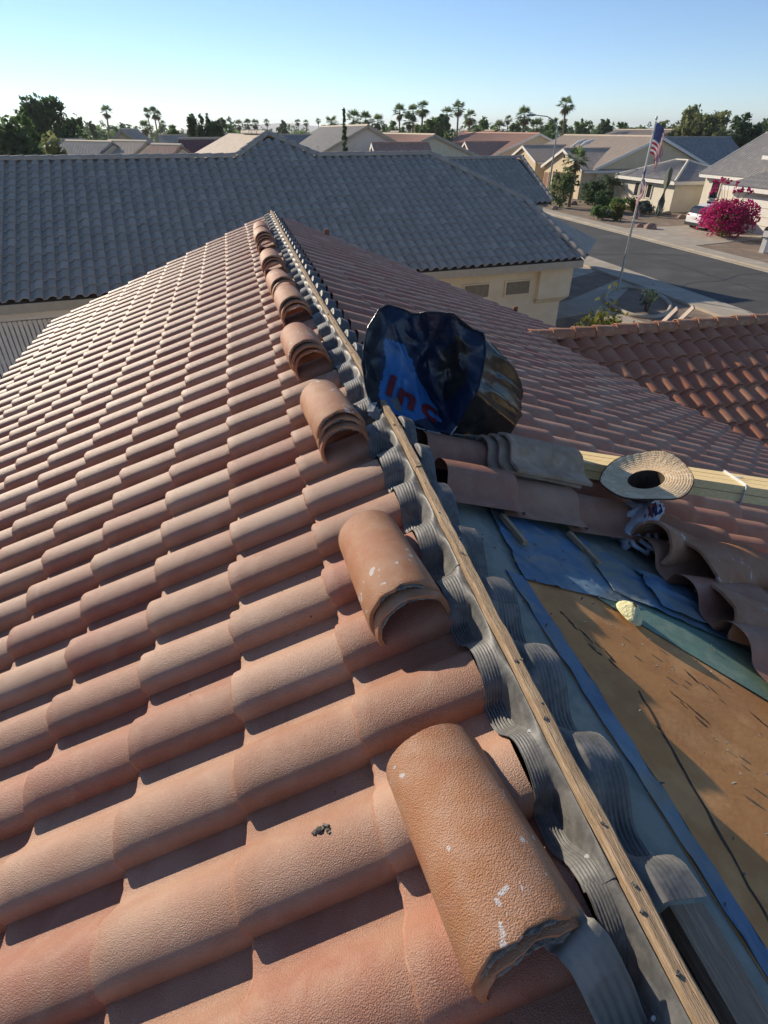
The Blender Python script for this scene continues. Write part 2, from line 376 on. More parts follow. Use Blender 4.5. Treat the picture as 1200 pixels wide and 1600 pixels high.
def lay(items, parent, org, limit, material, name):
    """the nearest visible pieces become parts, the rest one joined part"""
    vis = []
    for k, (me, M) in enumerate(items):
        d = seen(M @ Vector((.2, .14, .03)), .08)
        if d: vis.append((d, k))
    vis.sort(); near = {k for d, k in vis[:limit]}
    T = Matrix.Translation(-Vector(org))
    for k in sorted(near):
        me, M = items[k]; link(name, me, parent, T @ M)
    rest = [items[k] for k in range(len(items)) if k not in near]
    for mm in {r[0].materials[0].name: r[0].materials for r in rest}.values():
        join_tiles(name+'_field', [r for r in rest if r[0].materials[0] == mm[0]], list(mm), parent, org)

HO = (1.5, 5.0, 0.0)
house = empty('tiled_house', HO, 0, 'low house with pinkish clay S-tile roof in the foreground, its ridge stripped of cap tiles', 'house')
rg = random.Random(3)
tiles = []
def jit(): return rg.gauss(0, .004), rg.gauss(0, .003)
for j in range(-1, 10):
    for i in range(-5, 36):
        yaw, dx = jit()
        x = -.15863-.327*j; y = .5632+ROW*i
        o = Lp(x, y)+UL*dx
        me = TMS[(i+j) % 2] if j == -1 else TM[rg.randrange(4)]
        if j == -1 and i in (3,): yaw = .03
        tiles.append((me, frame(o, UL, NL, yaw, rg.gauss(0, .003))))
for k in range(0, 18):
    for i in range(-8, 31):
        x = 1.03+.327*k; y = 1.823+ROW*(i+1)
        yaw, dx = jit()
        if y > 10.75: continue
        if i < 0 and (x < 2.0+.0*i or y < .3): continue
        if x > 4.0 and abs(y-.14-WY) < (x-.15-4.12) and y-.14 > WY-(x-.15-4.12): continue
        o = Rp(x, y)+UR*dx
        me = TMS[(i+k) % 2] if k == 0 else TM[rg.randrange(4)]
        tiles.append((me, frame(o, UR, NR, yaw, rg.gauss(0, .003))))
nwing = 0
for k in range(0, 12):                                        # the wing's near slope
    for i in range(0, 34):
        y = WY-.30-.327*k; x = 4.3+ROW*(i+1)
        if x-.2 < 4.12+(WY-y)-.22: continue
        yaw, dx = jit()
        tiles.append((TMW[rg.randrange(3)], frame(Wp(x, y)+UW*dx, UW, NW, yaw, rg.gauss(0, .003))))
lay(tiles, house, HO, 300, TILE2, 'roof_tile')

# decks, walls
b = MB()
b.slab([Lp(-3.3, -2, -.05), Lp(-3.3, 10.72, -.05), Lp(.58, 10.72, -.05), Lp(.58, -2, -.05)], NL*-.03)
b.build('roof_deck', MT['wooddark'], house, HO)
b = MB()
b.slab([Rp(.58, -2, -.062), Rp(.58, 10.72, -.062), Rp(7.0, 10.72, -.062), Rp(7.0, -2, -.062)], NR*-.03)
b.build('roof_deck', MT['wooddark'], house, HO)
b = MB(); b.slab([Wp(3.9, 8, -.05), Wp(14, 8, -.05), Wp(14, 3.9, -.05), Wp(7.6, 3.9, -.05)], NW*-.03)
b.slab([(3.9, 8, WZ-.05), (14, 8, WZ-.05), (14, 12.1, WZ-.05-4.1*TA), (3.9, 12.1, WZ-.05-4.1*TA)], (0, 0, -.03))
b.build('roof_deck', MT['wooddark'], house, HO)
b = MB()
b.prism([(-2.9, -2), (6.4, -2), (6.4, 10.3), (-2.9, 10.3)], 0, 2.5)
b.slab([(-2.9, 10.25, 2.5), (6.4, 10.25, 2.5), (6.4, 10.25, 2.55), (.58, 10.25, 4.9), (-2.9, 10.25, 3.48)], (0, .05, 0))
b.slab([(-2.88, -2, 2.5), (-2.88, 10.25, 2.5), (-2.88, 10.25, 3.45), (-2.88, -2, 3.45)], (.05, 0, 0))
b.prism([(6.45, 4.6), (13.6, 4.6), (13.6, 11.4), (6.45, 11.4)], 0, 2.0)
b.build('wall', MT['stucco'], house, HO)
for sx in (0, 1):                                             # barge boards under the far gable edge
    b = MB()
    if sx == 0: b.bar(Lp(-3.2, 10.70, -.10), Lp(.55, 10.70, -.10), .03, .12, up=NL)
    else: b.bar(Rp(.62, 10.70, -.11), Rp(6.6, 10.70, -.11), .03, .12, up=NR)
    b.build('barge_board', MT['fascia'], house, HO)
# ridge caps of the wing
def arch_mesh(name, material, L=.42, a0=.118, a1=.108, h=.125, th=.016, seed=0, jag=.011, seg=18, span=96):
    rg = random.Random(seed); mb = MB()
    ang = [rad(-span+2*span*i/seg) for i in range(seg+1)]
    ys = [0, .012, L*.5, L-.01, L]
    nj = [rg.uniform(0, 1)**2*jag for _ in ang]
    nj = [(nj[max(i-1, 0)]+nj[i])/2+nj[i]*.4 for i in range(seg+1)]
    def P(i, k, inner):
        t = ys[k]/L; a = (a0+(a1-a0)*t)-(th if inner else 0); hh = h*(1-.06*t)-(th if inner else 0)
        y = ys[k]+(nj[i] if k < 2 else 0)
        c = math.cos(ang[i]); s_ = math.sin(ang[i])
        if not inner and k == 0: a -= .004; hh -= .004
        return (a*math.copysign(abs(s_)**.92, s_), y, hh*math.copysign(abs(c)**.92, c))
    n = seg+1
    out = [P(i, k, 0) for k in range(5) for i in range(n)]; inn = [P(i, k, 1) for k in range(5) for i in range(n)]
    f = [(k*n+i, k*n+i+1, (k+1)*n+i+1, (k+1)*n+i) for k in range(4) for i in range(seg)]
    mb.add(out, f, 0, True); mb.add(inn, [q[::-1] for q in f], 0, True)
    for k, fl in ((0, 0), (4, 1)):
        q = [(i, n+i, n+i+1, i+1) for i in range(seg)]
        mb.add([P(i, k, 0) for i in range(n)]+[P(i, k, 1) for i in range(n)], [x[::-1] for x in q] if fl else q, 0)
    for i in (0, seg):
        q = [(k, k+1, 5+k+1, 5+k) for k in range(4)]
        mb.add([P(i, k, 0) for k in range(5)]+[P(i, k, 1) for k in range(5)], q if i else [x[::-1] for x in q], 0)
    return mb.mesh(name, material)
AM = [arch_mesh('ridge_tile', MT['cap'], seed=i) for i in range(5)]
for i in range(24):
    o = Vector((4.15+.365*i-HO[0], WY+.03+rg.gauss(0, .004)-HO[1], WZ+.045+rg.gauss(0, .003)-HO[2]))
    M = Matrix.Translation(o) @ Matrix.Rotation(-math.pi/2, 4, 'Z') @ Matrix.Rotation(rg.gauss(.035, .006), 4, 'X')
    M = Matrix.Translation(o+Vector((.0, 0, 0))) @ Matrix.Rotation(-math.pi/2+rg.gauss(0, .01), 4, 'Z') @ Matrix.Rotation(-.06, 4, 'X')
    link('ridge_tile', AM[i % 5], house, M)
b = MB(); b.tube([(4.06, WY+.01, WZ+.03), (4.13, WY+.02, WZ+.05), (4.2, WY+.03, WZ+.06)], [.06, .085, .09], 10); b.build('mortar', MT['mortar'], house, HO)

# ------------------------------------------------------------------ ridge: board and the corrugated flashing on both sides
BX = [(-.6, .532), (.3, .530), (1.0, .547), (2.2, .586), (3.3, .583), (4.9, .565), (11, .59)]
def bx(y):
    for (a, xa), (c, xc) in zip(BX, BX[1:]):
        if y <= c: return xa+(xc-xa)*(y-a)/(c-a)
    return BX[-1][1]
def nz(x, y, z, s=1.0): return noise.noise(Vector((x*s, y*s, z*s)))
BT = 5.108
def board(y0, y1, label, w=.031, dz=0.0, dx=0.0):
    n = max(6, int((y1-y0)/.04)); mb = MB()
    def row(y):
        c = bx(y)+dx; e = .004*nz(y*9, 1.3, 0)+.002*nz(y*40, 5, 0); e2 = .004*nz(y*9, 7.3, 0)+.003*nz(y*37, 2, 0)
        t = BT+dz+.003*nz(y*6, 3, 9)
        return [(c-w/2+e, y, t-.004), (c-w/2+e+.004, y, t), (c+w/2+e2-.005, y, t), (c+w/2+e2, y, t-.006), (c+w/2, y, t-.135), (c-w/2, y, t-.135)]
    R = [row(y0+(y1-y0)*i/n) for i in range(n+1)]
    vs = [p for r in R for p in r]; fs = []; mi = []
    for i in range(n):
        for k in range(6):
            k2 = (k+1) % 6
            mb.add([R[i][k], R[i][k2], R[i+1][k2], R[i+1][k]], [(0, 3, 2, 1)], 1 if k == 3 else 0)
    mb.add(R[0], [(0, 5, 4, 3, 2, 1)][::1], 0); mb.add(R[-1], [(0, 1, 2, 3, 4, 5)], 0)
    for v in range(int((y1-y0)*9)):                           # crumbs of mortar left on the edge
        y = rg.uniform(y0, y1); s_ = rg.uniform(.002, .006)
        mb.box((bx(y)+dx+rg.uniform(-.5, .5)*w, y, BT+dz+s_*.2), (s_, s_*1.6, s_), Matrix.Rotation(rg.random()*3, 3, 'Z'), 2)
    o = mb.build('ridge_board', [MT['wood'], MT['woodside'], MT['mortar']], None, (bx((y0+y1)/2), (y0+y1)/2, BT-.135))
    return tag(o, label, 'board', 'boards nailed along the ridge')
board(-.7, 1.86, 'nearest length of the long wooden board along the bare ridge, its top edge crusted')
board(1.864, 3.30, 'middle length of wooden ridge board passing beside the blue plastic bag', dz=.004)
board(3.304, 6.9, 'far length of pale ridge board beyond the blue plastic bag', dz=-.003)
board(6.904, 10.66, 'last length of pale ridge board running to the gable end', dz=.0)

FL = []
def flash(side, y0, y1, label, lift=0.0, drop=0.0, out=None, seg=None):
    L = y1-y0; nu = 34 if y0 < 4 else 22; nv = max(8, int(L/(.014 if y0 < 2 else .028)))
    ph = rg.random()*9
    def fn(s_, t):
        y = y0+L*t
        c = bx(y)
        if side < 0:
            xi = c-.019; xo = (.460 if out is None else out)+.008*nz(y*5, ph, 0)
            x = xi+(xo-xi)*s_
            hv = prof_h(y-.5632)
            zo = Lp(x, y).z+hv*1.13+.008
        else:
            xi = c+.020; xo = (.670 if out is None else out)+.008*nz(y*5, ph, 0)
            x = xi+(xo-xi)*s_
            hv = prof_h(2.103-y)
            zo = Rp(x, y).z+hv*1.42+(-.030+.04*min(1, max(0, (y-1.75)*8)))
        zi = BT-(.022 if side < 0 else .03)
        f = min(1, s_/.34); q = f*f*(3-2*f)
        z = zi+(zo-zi)*q
        e = min(1, max(0, (s_-.12)*7))
        low = 1-min(1, hv/.06)
        z += (.0010+.0026*low)*(.75+.9*nz(y*5, s_*3, ph))*math.sin((s_-.12+.012*nz(y*7, 2, ph))/.88*math.pi*2*8)*e
        z += .005*nz(x*11, y*9, ph)+.006*max(0, nz(x*16, y*23, ph+4))*s_+lift+drop*(1-t)
        return (x, y, z)
    FL.append((fn, y0, L))
    mb = MB(); mb.sheet(fn, nu, nv, .0015 if side > 0 else -.0015)
    if side < 0:
        mb = MB(); mb.sheet(lambda a, c_: fn(1-a, c_), nu, nv, .0018)
    ym = (y0+y1)/2
    o = mb.build('ridge_flashing', MT['flash'], None, (fn(.5, .5)[0], ym, fn(.5, .5)[2]-.03))
    return tag(o, label, 'flashing', 'corrugated ridge flashing strips')
ys = [(-.5, .385), (.375, 1.29), (1.28, 1.60), (1.59, 2.62), (2.61, 3.62), (3.61, 5.2), (5.19, 7.3), (7.29, 10.55)]
lb = ['grey corrugated flashing left of the ridge board, lowest in the photo',
      'grey corrugated flashing left of the ridge between the two nearest tile stacks',
      'short grey flashing piece left of the ridge just beyond the second tile stack',
      'grey flashing strip left of the ridge board beside the third tile stack',
      'sunlit grey flashing strip left of the ridge opposite the blue bag',
      'grey flashing strip left of the ridge past the bag, by the middle stacks',
      'grey flashing strip left of the ridge beside the small far tile stacks',
      'farthest grey flashing strip left of the ridge at the gable end']
for (a, c), l in zip(ys, lb): flash(-1, a, c, l, lift=.003*(rg.random()))
ys = [(.32, 1.13), (1.12, 1.49), (1.48, 2.2), (2.19, 4.4), (4.39, 7.2), (7.19, 10.55)]
lb = ['dark wavy flashing on the right of the ridge nearest the bare brown board panel',
      'short dark wavy flashing right of the ridge over the grey felt',
      'dark wavy flashing right of the ridge running under the blue plastic bag',
      'dark wavy flashing right of the ridge just beyond the blue plastic bag',
      'dark wavy flashing right of the ridge in the middle distance',
      'farthest dark wavy flashing right of the ridge by the gable end']
for (a, c), l in zip(ys, lb): flash(1, a, c, l, lift=.003*rg.random())
# bent loose strip at the bottom
P0 = [Vector(p) for p in ((.372, .345, 5.095), (.41, .285, 5.072), (.437, .23, 5.03), (.452, .17, 4.99), (.462, .10, 4.965), (.47, -.02, 4.95))]
def strip(u, v):
    t = v*(len(P0)-1); i = min(int(t), len(P0)-2); f = t-i
    p = P0[i].lerp(P0[i+1], f)
    ac = Vector((.82, .25, .34+.1*v)).normalized()
    q = p+ac*(u-.5)*.085
    q.z += .0028*math.sin(u*math.pi*2*5)*min(1, v*5)*(1 if v > .30 else .25)+.016*math.sin(v*7.5+.3)*(v > .12)
    return q
mb = MB(); mb.sheet(strip, 18, 40, .0022)
o = mb.build('loose_flashing_strip', MT['stripgrey'], None, (.43, .2, 5.0)); tag(o, 'loose bent grey flashing strip curling off the nearest ridge tile stack', 'flashing')
# white nail heads on the flashing
for y, sv, lab in [(.70, .30, 'white nail head in left flashing beside the second tile stack'), (.43, .34, 'white nail head in left flashing beside the nearest ridge tile'), (.20, .34, 'white nail head in the flashing lowest in the photo')]:
    f_, a_, L_ = FL[0] if y < .38 else FL[1]
    p = Vector(f_(sv, (y-a_)/L_)); mb = MB(); mb.tube([p-Vector((0, 0, .01)), p+Vector((-.0006, 0, .0022))], .0042, 8); o = mb.build('nail', MT['white_nail'], None, tuple(p-Vector((0, 0, .01)))); tag(o, lab, 'nail')
# nails lying on the tiles
def nail(p, d, L, lab):
    p = Vector(p); d = Vector(d).normalized(); mb = MB()
    mb.tube([p, p+d*L*.7, p+d*L], [.0022, .0022, .0006], 6); mb.tube([p-d*.002, p], .0055, 8)
    o = mb.build('nail', MT['nail'], None, tuple(p)); tag(o, lab, 'nail')
nail(Lp(-.075, .475, .006), UL+Vector((0, .12, 0)), .05, 'rusty nail lying on a pan of the tiles near the bottom of the photo')
nail(Lp(.03, 1.04, .006), -UL*.8+Vector((0, .5, 0)), .035, 'thin pale nail lying on a tile pan left of the second tile stack')
nail(Lp(.075, 1.565, .008), UL+Vector((0, .15, 0)), .05, 'rusty bent nail lying on a tile left of the third tile stack')
mb = MB()
for k in range(9):
    q = Lp(.045+rg.uniform(-.02, .02), .69+rg.uniform(-.01, .012), .068+rg.uniform(0, .006)); mb.box(q, (rg.uniform(.006, .016), rg.uniform(.004, .01), .005), Matrix.Rotation(rg.random()*3, 3, 'Z') @ Matrix.Rotation(.4, 3, 'Y'))
o = mb.build('debris', MT['mortar'], None, tuple(Lp(.045, .69, .06))); tag(o, 'little crumbled dark bits on top of a tile in the sun', 'debris', kind='stuff')

mb = MB()
for k in range(170):
    y = rg.uniform(.15, 4.5)**1.0; x = .42-abs(rg.gauss(0, .28)); z_ = prof_h(y-.5632)
    if z_ > .03: continue
    p_ = Lp(x, y, z_+.012); a_ = rg.uniform(.0015, .005); mb.box(p_, (a_, a_*rg.uniform(.6, 2.2), a_*.7), Matrix.Rotation(rg.random()*3, 3, 'Z') @ Matrix.Rotation(rg.random(), 3, 'X'))
for k in range(110):
    x, y = rg.uniform(.72, 1.9), rg.uniform(.2, 1.7); a_ = rg.uniform(.002, .006)
    mb.box(Rp(x, y, -.038), (a_, a_*rg.uniform(.6, 2.5), a_*.6), Matrix.Rotation(rg.random()*3, 3, 'Z') @ Matrix.Rotation(.4, 3, 'Y'))
o = mb.build('roof_crumbs', MT['mortar'], None, tuple(Lp(.3, 1.0))); tag(o, 'scattered crumbs of old mortar lying in the tile pans and on the bare deck', 'debris', kind='stuff')

# ------------------------------------------------------------------ stacks of ridge tiles on the left slope
def mortar_mesh(seed, a=.112, h=.12):
    r2 = random.Random(seed); mb = MB()
    th0 = rad(r2.uniform(-75, -40)); th1 = rad(r2.uniform(15, 70)); n = 14
    def fn(u, v):
        th = th0+(th1-th0)*u; e = min(1, min(u, 1-u)*5)
        k = 2*math.pi*v
        rr = (.003+.006*abs(nz(u*7, v*2, seed))+.003*nz(u*22, v*6, seed+3))*e+.0008
        R = 1-.07+rr*math.cos(k)*6
        return (a*R*math.sin(th), .012-.004+rr*math.sin(k)*1.6, h*R*math.cos(th))
    mb.grid(fn, n*2, 8, 0, False)
    return mb.mesh('mortar', MT['mortar'])
MM = [mortar_mesh(i) for i in range(5)]
stacks = [  # x centre, y near end, yaw, tiles, words
    (.372, .285, .15, 2, 'the nearest stack, beside the bent loose flashing'),
    (.385, 1.14, .10, 2, 'the second nearest stack, left of the ridge board'),
    (.39, 2.25, .04, 3, 'the third stack, left of the blue plastic bag'),
    (.375, 3.32, .02, 3, 'the fourth stack, above and left of the bag'),
    (.392, 4.36, .02, 3, 'the fifth stack along the ridge'),
    (.375, 5.25, .05, 2, 'the sixth stack along the ridge'),
    (.36, 6.15, .02, 3, 'the seventh stack along the ridge'),
    (.37, 7.55, .0, 4, 'the tall eighth stack near the gable'),
    (.37, 8.55, .0, 2, 'the farthest stack by the gable end')]
for si, (x, y, yaw, n, words) in enumerate(stacks):
    for k in range(n):
        up = .068+.030*k; top = k == n-1
        M = Matrix(((UL.x, 0, NL.x, 0), (0, 1, 0, 0), (UL.z, 0, NL.z, 0), (0, 0, 0, 1)))
        q = Lp(x, y, up)+Vector((0, .022*k+rg.gauss(0, .006), 0))+UL*rg.gauss(0, .004)
        o = link('ridge_tile', AM[(si*2+k) % 5], None, Matrix.Translation(q) @ M @ Matrix.Rotation(yaw+rg.gauss(0, .02), 4, 'Z') @ Matrix.Rotation(rg.gauss(0, .012), 4, 'X'))
        pos = ('topmost' if top else ('bottom' if k == 0 else ('second from bottom' if k == 1 else 'third from bottom')))
        tag(o, pos+' clay ridge tile in '+words, 'ridge tile', 'clay ridge tiles stacked along the ridge')
        if top or si < 3:
            link('mortar', MM[(si+k) % 5], o)

# ------------------------------------------------------------------ right slope, stripped area
def patch(name, pts, h, material, th=.002, parent=house, wr=0.0, nseg=None):
    mb = MB(); mb.slab([Rp(x, y, h) for x, y in pts], NR*th); return mb.build(name, material, parent, HO)
def quadsheet(name, A, B, C, D, h, material, th=.002, wr=.004, ws_=9, n=26, own=None, lift=None):
    """wrinkled sheet: corners A B C D as (x,y) on the right slope"""
    A, B, C, D = [Vector(p) for p in (A, B, C, D)]
    def fn(u, v):
        p = A.lerp(B, u).lerp(D.lerp(C, u), v)
        hh = h+wr*(nz(p.x*ws_, p.y*ws_, h*90)+.5*nz(p.x*ws_*2.7, p.y*ws_*2.7, h*50)+.6)
        hh += wr*1.4*max(0, 1-abs(((p.x*.8+p.y*.6)*5.3+nz(p.x*3, p.y*3, 2)*.5) % 1-.5)*14)
        if lift: hh += lift(u, v)
        e = .006*nz(p.y*13, u*3, 3) if u in (0, 1) else 0
        return Rp(p.x+e, p.y, hh)
    mb = MB(); mb.sheet(fn, n, n, th)
    o = mb.build(name, material, None if own else house, HO if not own else tuple(fn(.5, .5)))
    if own: tag(o, own[0], own[1])
    return o
# sheathing
mb = MB(); mb.slab([Rp(x, y, -.060) for x, y in [(.80, -1.0), (2.35, -1.0), (2.35, .2), (1.60, .98), (1.14, 1.42), (.80, 1.42)]], NR*.012)
mb.build('sheathing_board', MT['osb'], house, HO)
quadsheet('felt', (.552, -.6), (.845, -.6), (.845, 1.9), (.59, 1.9), -.052, MT['felt'], .003, .003, own=('old grey green roofing felt strip bared along the right of the ridge', 'felt'))
quadsheet('felt', (.80, 1.39), (1.95, 1.38), (1.95, 2.0), (.80, 2.0), -.056, MT['felt'], .003, .003, own=('stained grey felt showing under the lifted edge of the tiles', 'felt'))
quadsheet('underlayment', (.806, -.4), (.838, -.4), (.866, 1.42), (.80, 1.44), -.046, MT['blue'], .002, .003, own=('narrow blue underlayment strip along the left edge of the brown sheathing', 'underlayment'), n=40)
quadsheet('underlayment', (.86, 1.40), (1.36, 1.345), (1.36, 1.80), (.93, 1.92), -.044, MT['blue'], .002, .006, own=('wide blue underlayment sheet above the brown sheathing, dusty in the middle', 'underlayment'), n=40)
quadsheet('underlayment', (1.26, 1.42), (2.25, .95), (2.25, 1.27), (1.30, 1.75), -.038, MT['blue'], .002, .008, own=('blue underlayment sheet running down to the right under the broken tiles', 'underlayment'), n=44)
quadsheet('underlayment', (1.45, 1.36), (2.35, .98), (2.35, 1.3), (1.5, 1.62), -.026, MT['blue'], .002, .012, own=('folded darker blue underlayment edge below the loose broken tiles', 'underlayment'), n=40, ws_=12)
quadsheet('mesh_strip', (1.12, 1.40), (2.25, .26), (2.25, .98), (1.32, 1.43), -.0445, MT['greenmesh'], .0015, .0015, own=('green woven mesh strip between brown sheathing and blue sheet', 'mesh'))
# cracks: long dark gap between two sheathing sheets
mb = MB()
for k in range(26):
    t = k/25; x = 1.02-.16*t; y = .92-.85*t
    w0, w1 = .003+.006*abs(nz(k*.8, 1, 1)), .003+.006*abs(nz(k*.8+.8, 1, 1)); j0, j1 = .006*nz(k*.6, 4, 1), .006*nz(k*.6+.6, 4, 1)
    mb.add([Rp(x-w0+j0, y, -.0470), Rp(x+w0+j0, y, -.0470), Rp(x+w1+j1-.0064, y-.034, -.0470), Rp(x-w1+j1-.0064, y-.034, -.0470)], [(0, 3, 2, 1)])
mb.build('board_gap', MT['strawdark'], house, HO)
for (x, y, dx, dy, n) in [(.93, 1.24, .05, -.20, 9), (.99, 1.10, .02, -.10, 5), (1.16, .92, .03, -.12, 6), (1.30, 1.02, .06, -.08, 5), (1.45, .86, .05, -.10, 5)]:
    mb = MB()
    for k in range(n):
        q = (x+dx*k/n+rg.gauss(0, .008), y+dy*k/n); w = rg.uniform(.002, .007); l_ = rg.uniform(.010, .035)
        mb.add([Rp(q[0]+w*math.cos(a)*(.6+.6*rg.random())-l_*.3*math.sin(a), q[1]+l_*math.sin(a)*(.6+.6*rg.random()), -.0473) for a in [2*math.pi*i/9 for i in range(9)]], [tuple(range(9))])
    mb.build('rot_stain', MT['strawdark'], house, HO)
# two short battens sticking out under the tiles
for (x, y, x2, y2, lab) in [(.945, 1.82, .965, 1.63, 'short pale wooden batten end on the felt, left of the other'), (1.27, 1.80, 1.30, 1.59, 'short wooden batten end on the blue sheet, right of the other')]:
    mb = MB(); mb.bar(Rp(x, y, -.025), Rp(x2, y2, -.028), .022, .02, up=NR); o = mb.build('batten', MT['wood'], None, tuple(Rp(x, y, -.03))); tag(o, lab, 'batten')
mb = MB()
mb.grid(lambda u, v: Rp(1.235+.040*math.cos(2*math.pi*u)*(1-v**2*.8)*(1+.4*nz(u*5, 1, 1)), 1.285+.062*math.sin(2*math.pi*u)*(1-v**2*.8)*(1+.3*nz(u*4, 3, 1)), -.036+.045*v+.006*nz(u*9, v*5, 2)), 20, 5)
o = mb.build('foam_dab', MT['foam'], None, tuple(Rp(1.235, 1.285, -.036))); tag(o, 'pale yellow foam dab stuck on the green mesh strip', 'foam')

# dark cant strip of wood right of the near ridge board
mb = MB(); mb.bar(Rp(.67, -.7, -.02), Rp(.67, .34, -.02), .09, .03, up=NR); o = mb.build('cant_strip', MT['woodgrey'], None, tuple(Rp(.67, -.2, -.04))); tag(o, 'dark flat wooden strip right of the ridge board at the bottom edge', 'board')

# loose field tiles
def loose(x, y, h, yaw, tilt, lab, me=TMF, grp=None, roll=0.0):
    M = frame(Rp(x, y, h), UR, NR, yaw, tilt) @ Matrix.Rotation(roll, 4, 'X')
    o = link('roof_tile', me, None, M); tag(o, lab, 'roof tile', grp); return o
g_ = 'field tiles stacked beside the bag'
for k in range(3):
    loose(1.40+.022*k, 2.37-.018*k, .06+.031*k, -.05+.04*k, -.02, ['bottom', 'middle', 'topmost'][k]+' S-shaped tile of the small dark stack under the blue bag', me=TMB, grp=g_)
g_ = 'loose tiles at the edge of the stripped area'
AB = [arch_mesh('ridge_tile', MT['cap'], L=.52, a0=.165, a1=.155, h=.115, seed=60+i, jag=.02) for i in range(2)]
def lying(me, x, y, h, d, lab, roll=0.0, tip=0.0):
    D = Vector(d).normalized(); sd = NR.cross(D).normalized()*-1; up = sd.cross(D)
    o = link('ridge_tile', me, None, Matrix.Translation(Rp(x, y, h)) @ Matrix((tuple(sd), tuple(D), tuple(up))).transposed().to_4x4() @ Matrix.Rotation(tip, 4, 'X') @ Matrix.Rotation(roll, 4, 'Y'))
    return tag(o, lab, 'ridge tile', 'broad loose ridge tiles at the stripped edge')
lying(AB[0], 1.74, 1.60, .02, (CA, .20, -SA), 'broad loose ridge tile just right of the rounded one, above the dark hole', .08, .05)
lying(AB[1], 1.68, 1.36, -.02, (CA, -.30, -SA), 'broad loose ridge tile lying lowest on the blue sheet', -.12, .02)
loose(2.62, 1.86, .05, .12, -.03, 'loose tile lying at the right edge behind the rounded broken tile', grp=g_)
loose(2.42, 1.36, .02, .20, -.03, 'loose tile lying flat at the right edge of the photo above the blue sheets', grp=g_)
for k in range(3):
    loose(2.5, 1.52, .075+.026*k, .35+.05*k, -.02, ['bottom', 'middle', 'topmost'][k]+' tile of the small stack cut by the right edge of the photo', me=TMB, grp=g_)
q = Rp(1.62, 1.74, .03); D = (Vector((CA, .12, -SA))).normalized(); side = NR.cross(D).normalized(); up = D.cross(side)
M = Matrix(((-side.x, D.x, NR.x, q.x), (-side.y, D.y, NR.y, q.y), (-side.z, D.z, NR.z, q.z), (0, 0, 0, 1)))
Ma = Matrix.Translation(q) @ Matrix((tuple(side*-1), tuple(D), tuple((side*-1).cross(D)))).transposed().to_4x4()
o = link('ridge_tile', AM[2], None, Ma @ Matrix.Rotation(-.12, 4, 'X')); tag(o, 'rounded loose ridge tile with dark open end beside the shopping bag', 'ridge tile')

# lumber bundle
lo = Rp(1.60, 2.40, .075); LD = (Vector((2.55, 1.98, 4.61))-lo).normalized()
LN = Vector((.08, .24, .96)); LN = (LN-LD*LN.dot(LD)).normalized(); LS = LN.cross(LD).normalized()
R3 = Matrix((-LS, LD, (-LS).cross(LD))).transposed()
names = ['lower near', 'upper near', 'lower far', 'upper far', 'lower middle', 'upper middle']
for k, (c_, r_) in enumerate([(0, 0), (0, 1), (2, 0), (2, 1), (1, 0), (1, 1)]):
    off = rg.uniform(-.035, .035)
    mb = MB(); mb.box((0, 0, 0), (.088, 2.4, .040))
    me = mb.mesh('board', MT['lumber'])
    p = lo+LD*(1.2+off)-LS*(.096*(c_-1)*-1)+LN*(.0+.0435*r_+rg.uniform(0, .001))
    o = link('lumber_board', me, None, Matrix.Translation(p) @ R3.to_4x4() @ Matrix.Rotation(rg.gauss(0, .003), 4, 'Z'))
    tag(o, names[k]+' new pine board of the strapped bundle behind the straw hat', 'board', 'new pine boards strapped in a bundle')
c = lo+LD*.80
mb = MB(); ring = [(-.145, -.022), (.145, -.022), (.145, .067), (-.145, .067)]
for (a, h1), (a2, h2) in zip(ring, ring[1:]+ring[:1]):
    mb.bar(c+LS*a+LN*h1, c+LS*a2+LN*h2, .02, .002, up=LD)
mb.bar(c+LN*.068, c+LN*.08+LD*.05+LS*.02, .006, .002); mb.bar(c+LN*.068+LS*.02, c+LN*.07+LD*.06+LS*.05, .006, .002)
o = mb.build('strap', MT['whiteplastic'], None, tuple(c)); tag(o, 'white plastic strap tied round the pine board bundle', 'strap')
mb = MB(); mb.bar(lo+LD*1.5-LN*.02, lo+LD*1.5-LN*.32, .09, .3, up=LD); o = mb.build('wood_block', MT['wood'], None, tuple(lo+LD*1.5-LN*.3)); tag(o, 'wooden block under the low end of the pine boards outside the frame', 'block')

# straw hat, upside down
HC = Vector((1.785, 2.035, 4.786))
hn = Vector((-.13, .03, .98)).normalized(); hu = Vector((.93, .32, -.13)); hu = (hu-hn*hu.dot(hn)).normalized(); hv = hn.cross(hu)
hat = empty('straw_hat', tuple(HC-hn*.1), 0, 'wide straw hat lying upside down on the pine boards', 'hat')
def hp(r, t, z): return HC+(hu*math.cos(t)*1.0+hv*math.sin(t)*.78)*r+hn*z
def brim(u, v):
    t = 2*math.pi*u; r = .098+.142*v
    z = .016*math.sin(t*2+.6)*v*v+.038*v*v*(.5+.5*math.cos(t-1.9))+.006*math.sin(t*5)*v*v+.0008*math.sin(v*math.pi*2*10)+.0015*math.sin(t*60)*v
    return hp(r, t, z)
mb = MB(); mb.sheet(brim, 90, 40, .004); mb.build('brim', MT['straw'], hat, tuple(HC-hn*.1))
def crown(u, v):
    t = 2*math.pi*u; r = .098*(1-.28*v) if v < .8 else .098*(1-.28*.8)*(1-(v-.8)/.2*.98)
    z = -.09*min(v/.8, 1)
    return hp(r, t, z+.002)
mb = MB(); mb.sheet(lambda u, v: crown(u, v), 40, 20, .004); mb.build('crown', MT['strawdark'], hat, tuple(HC-hn*.1))
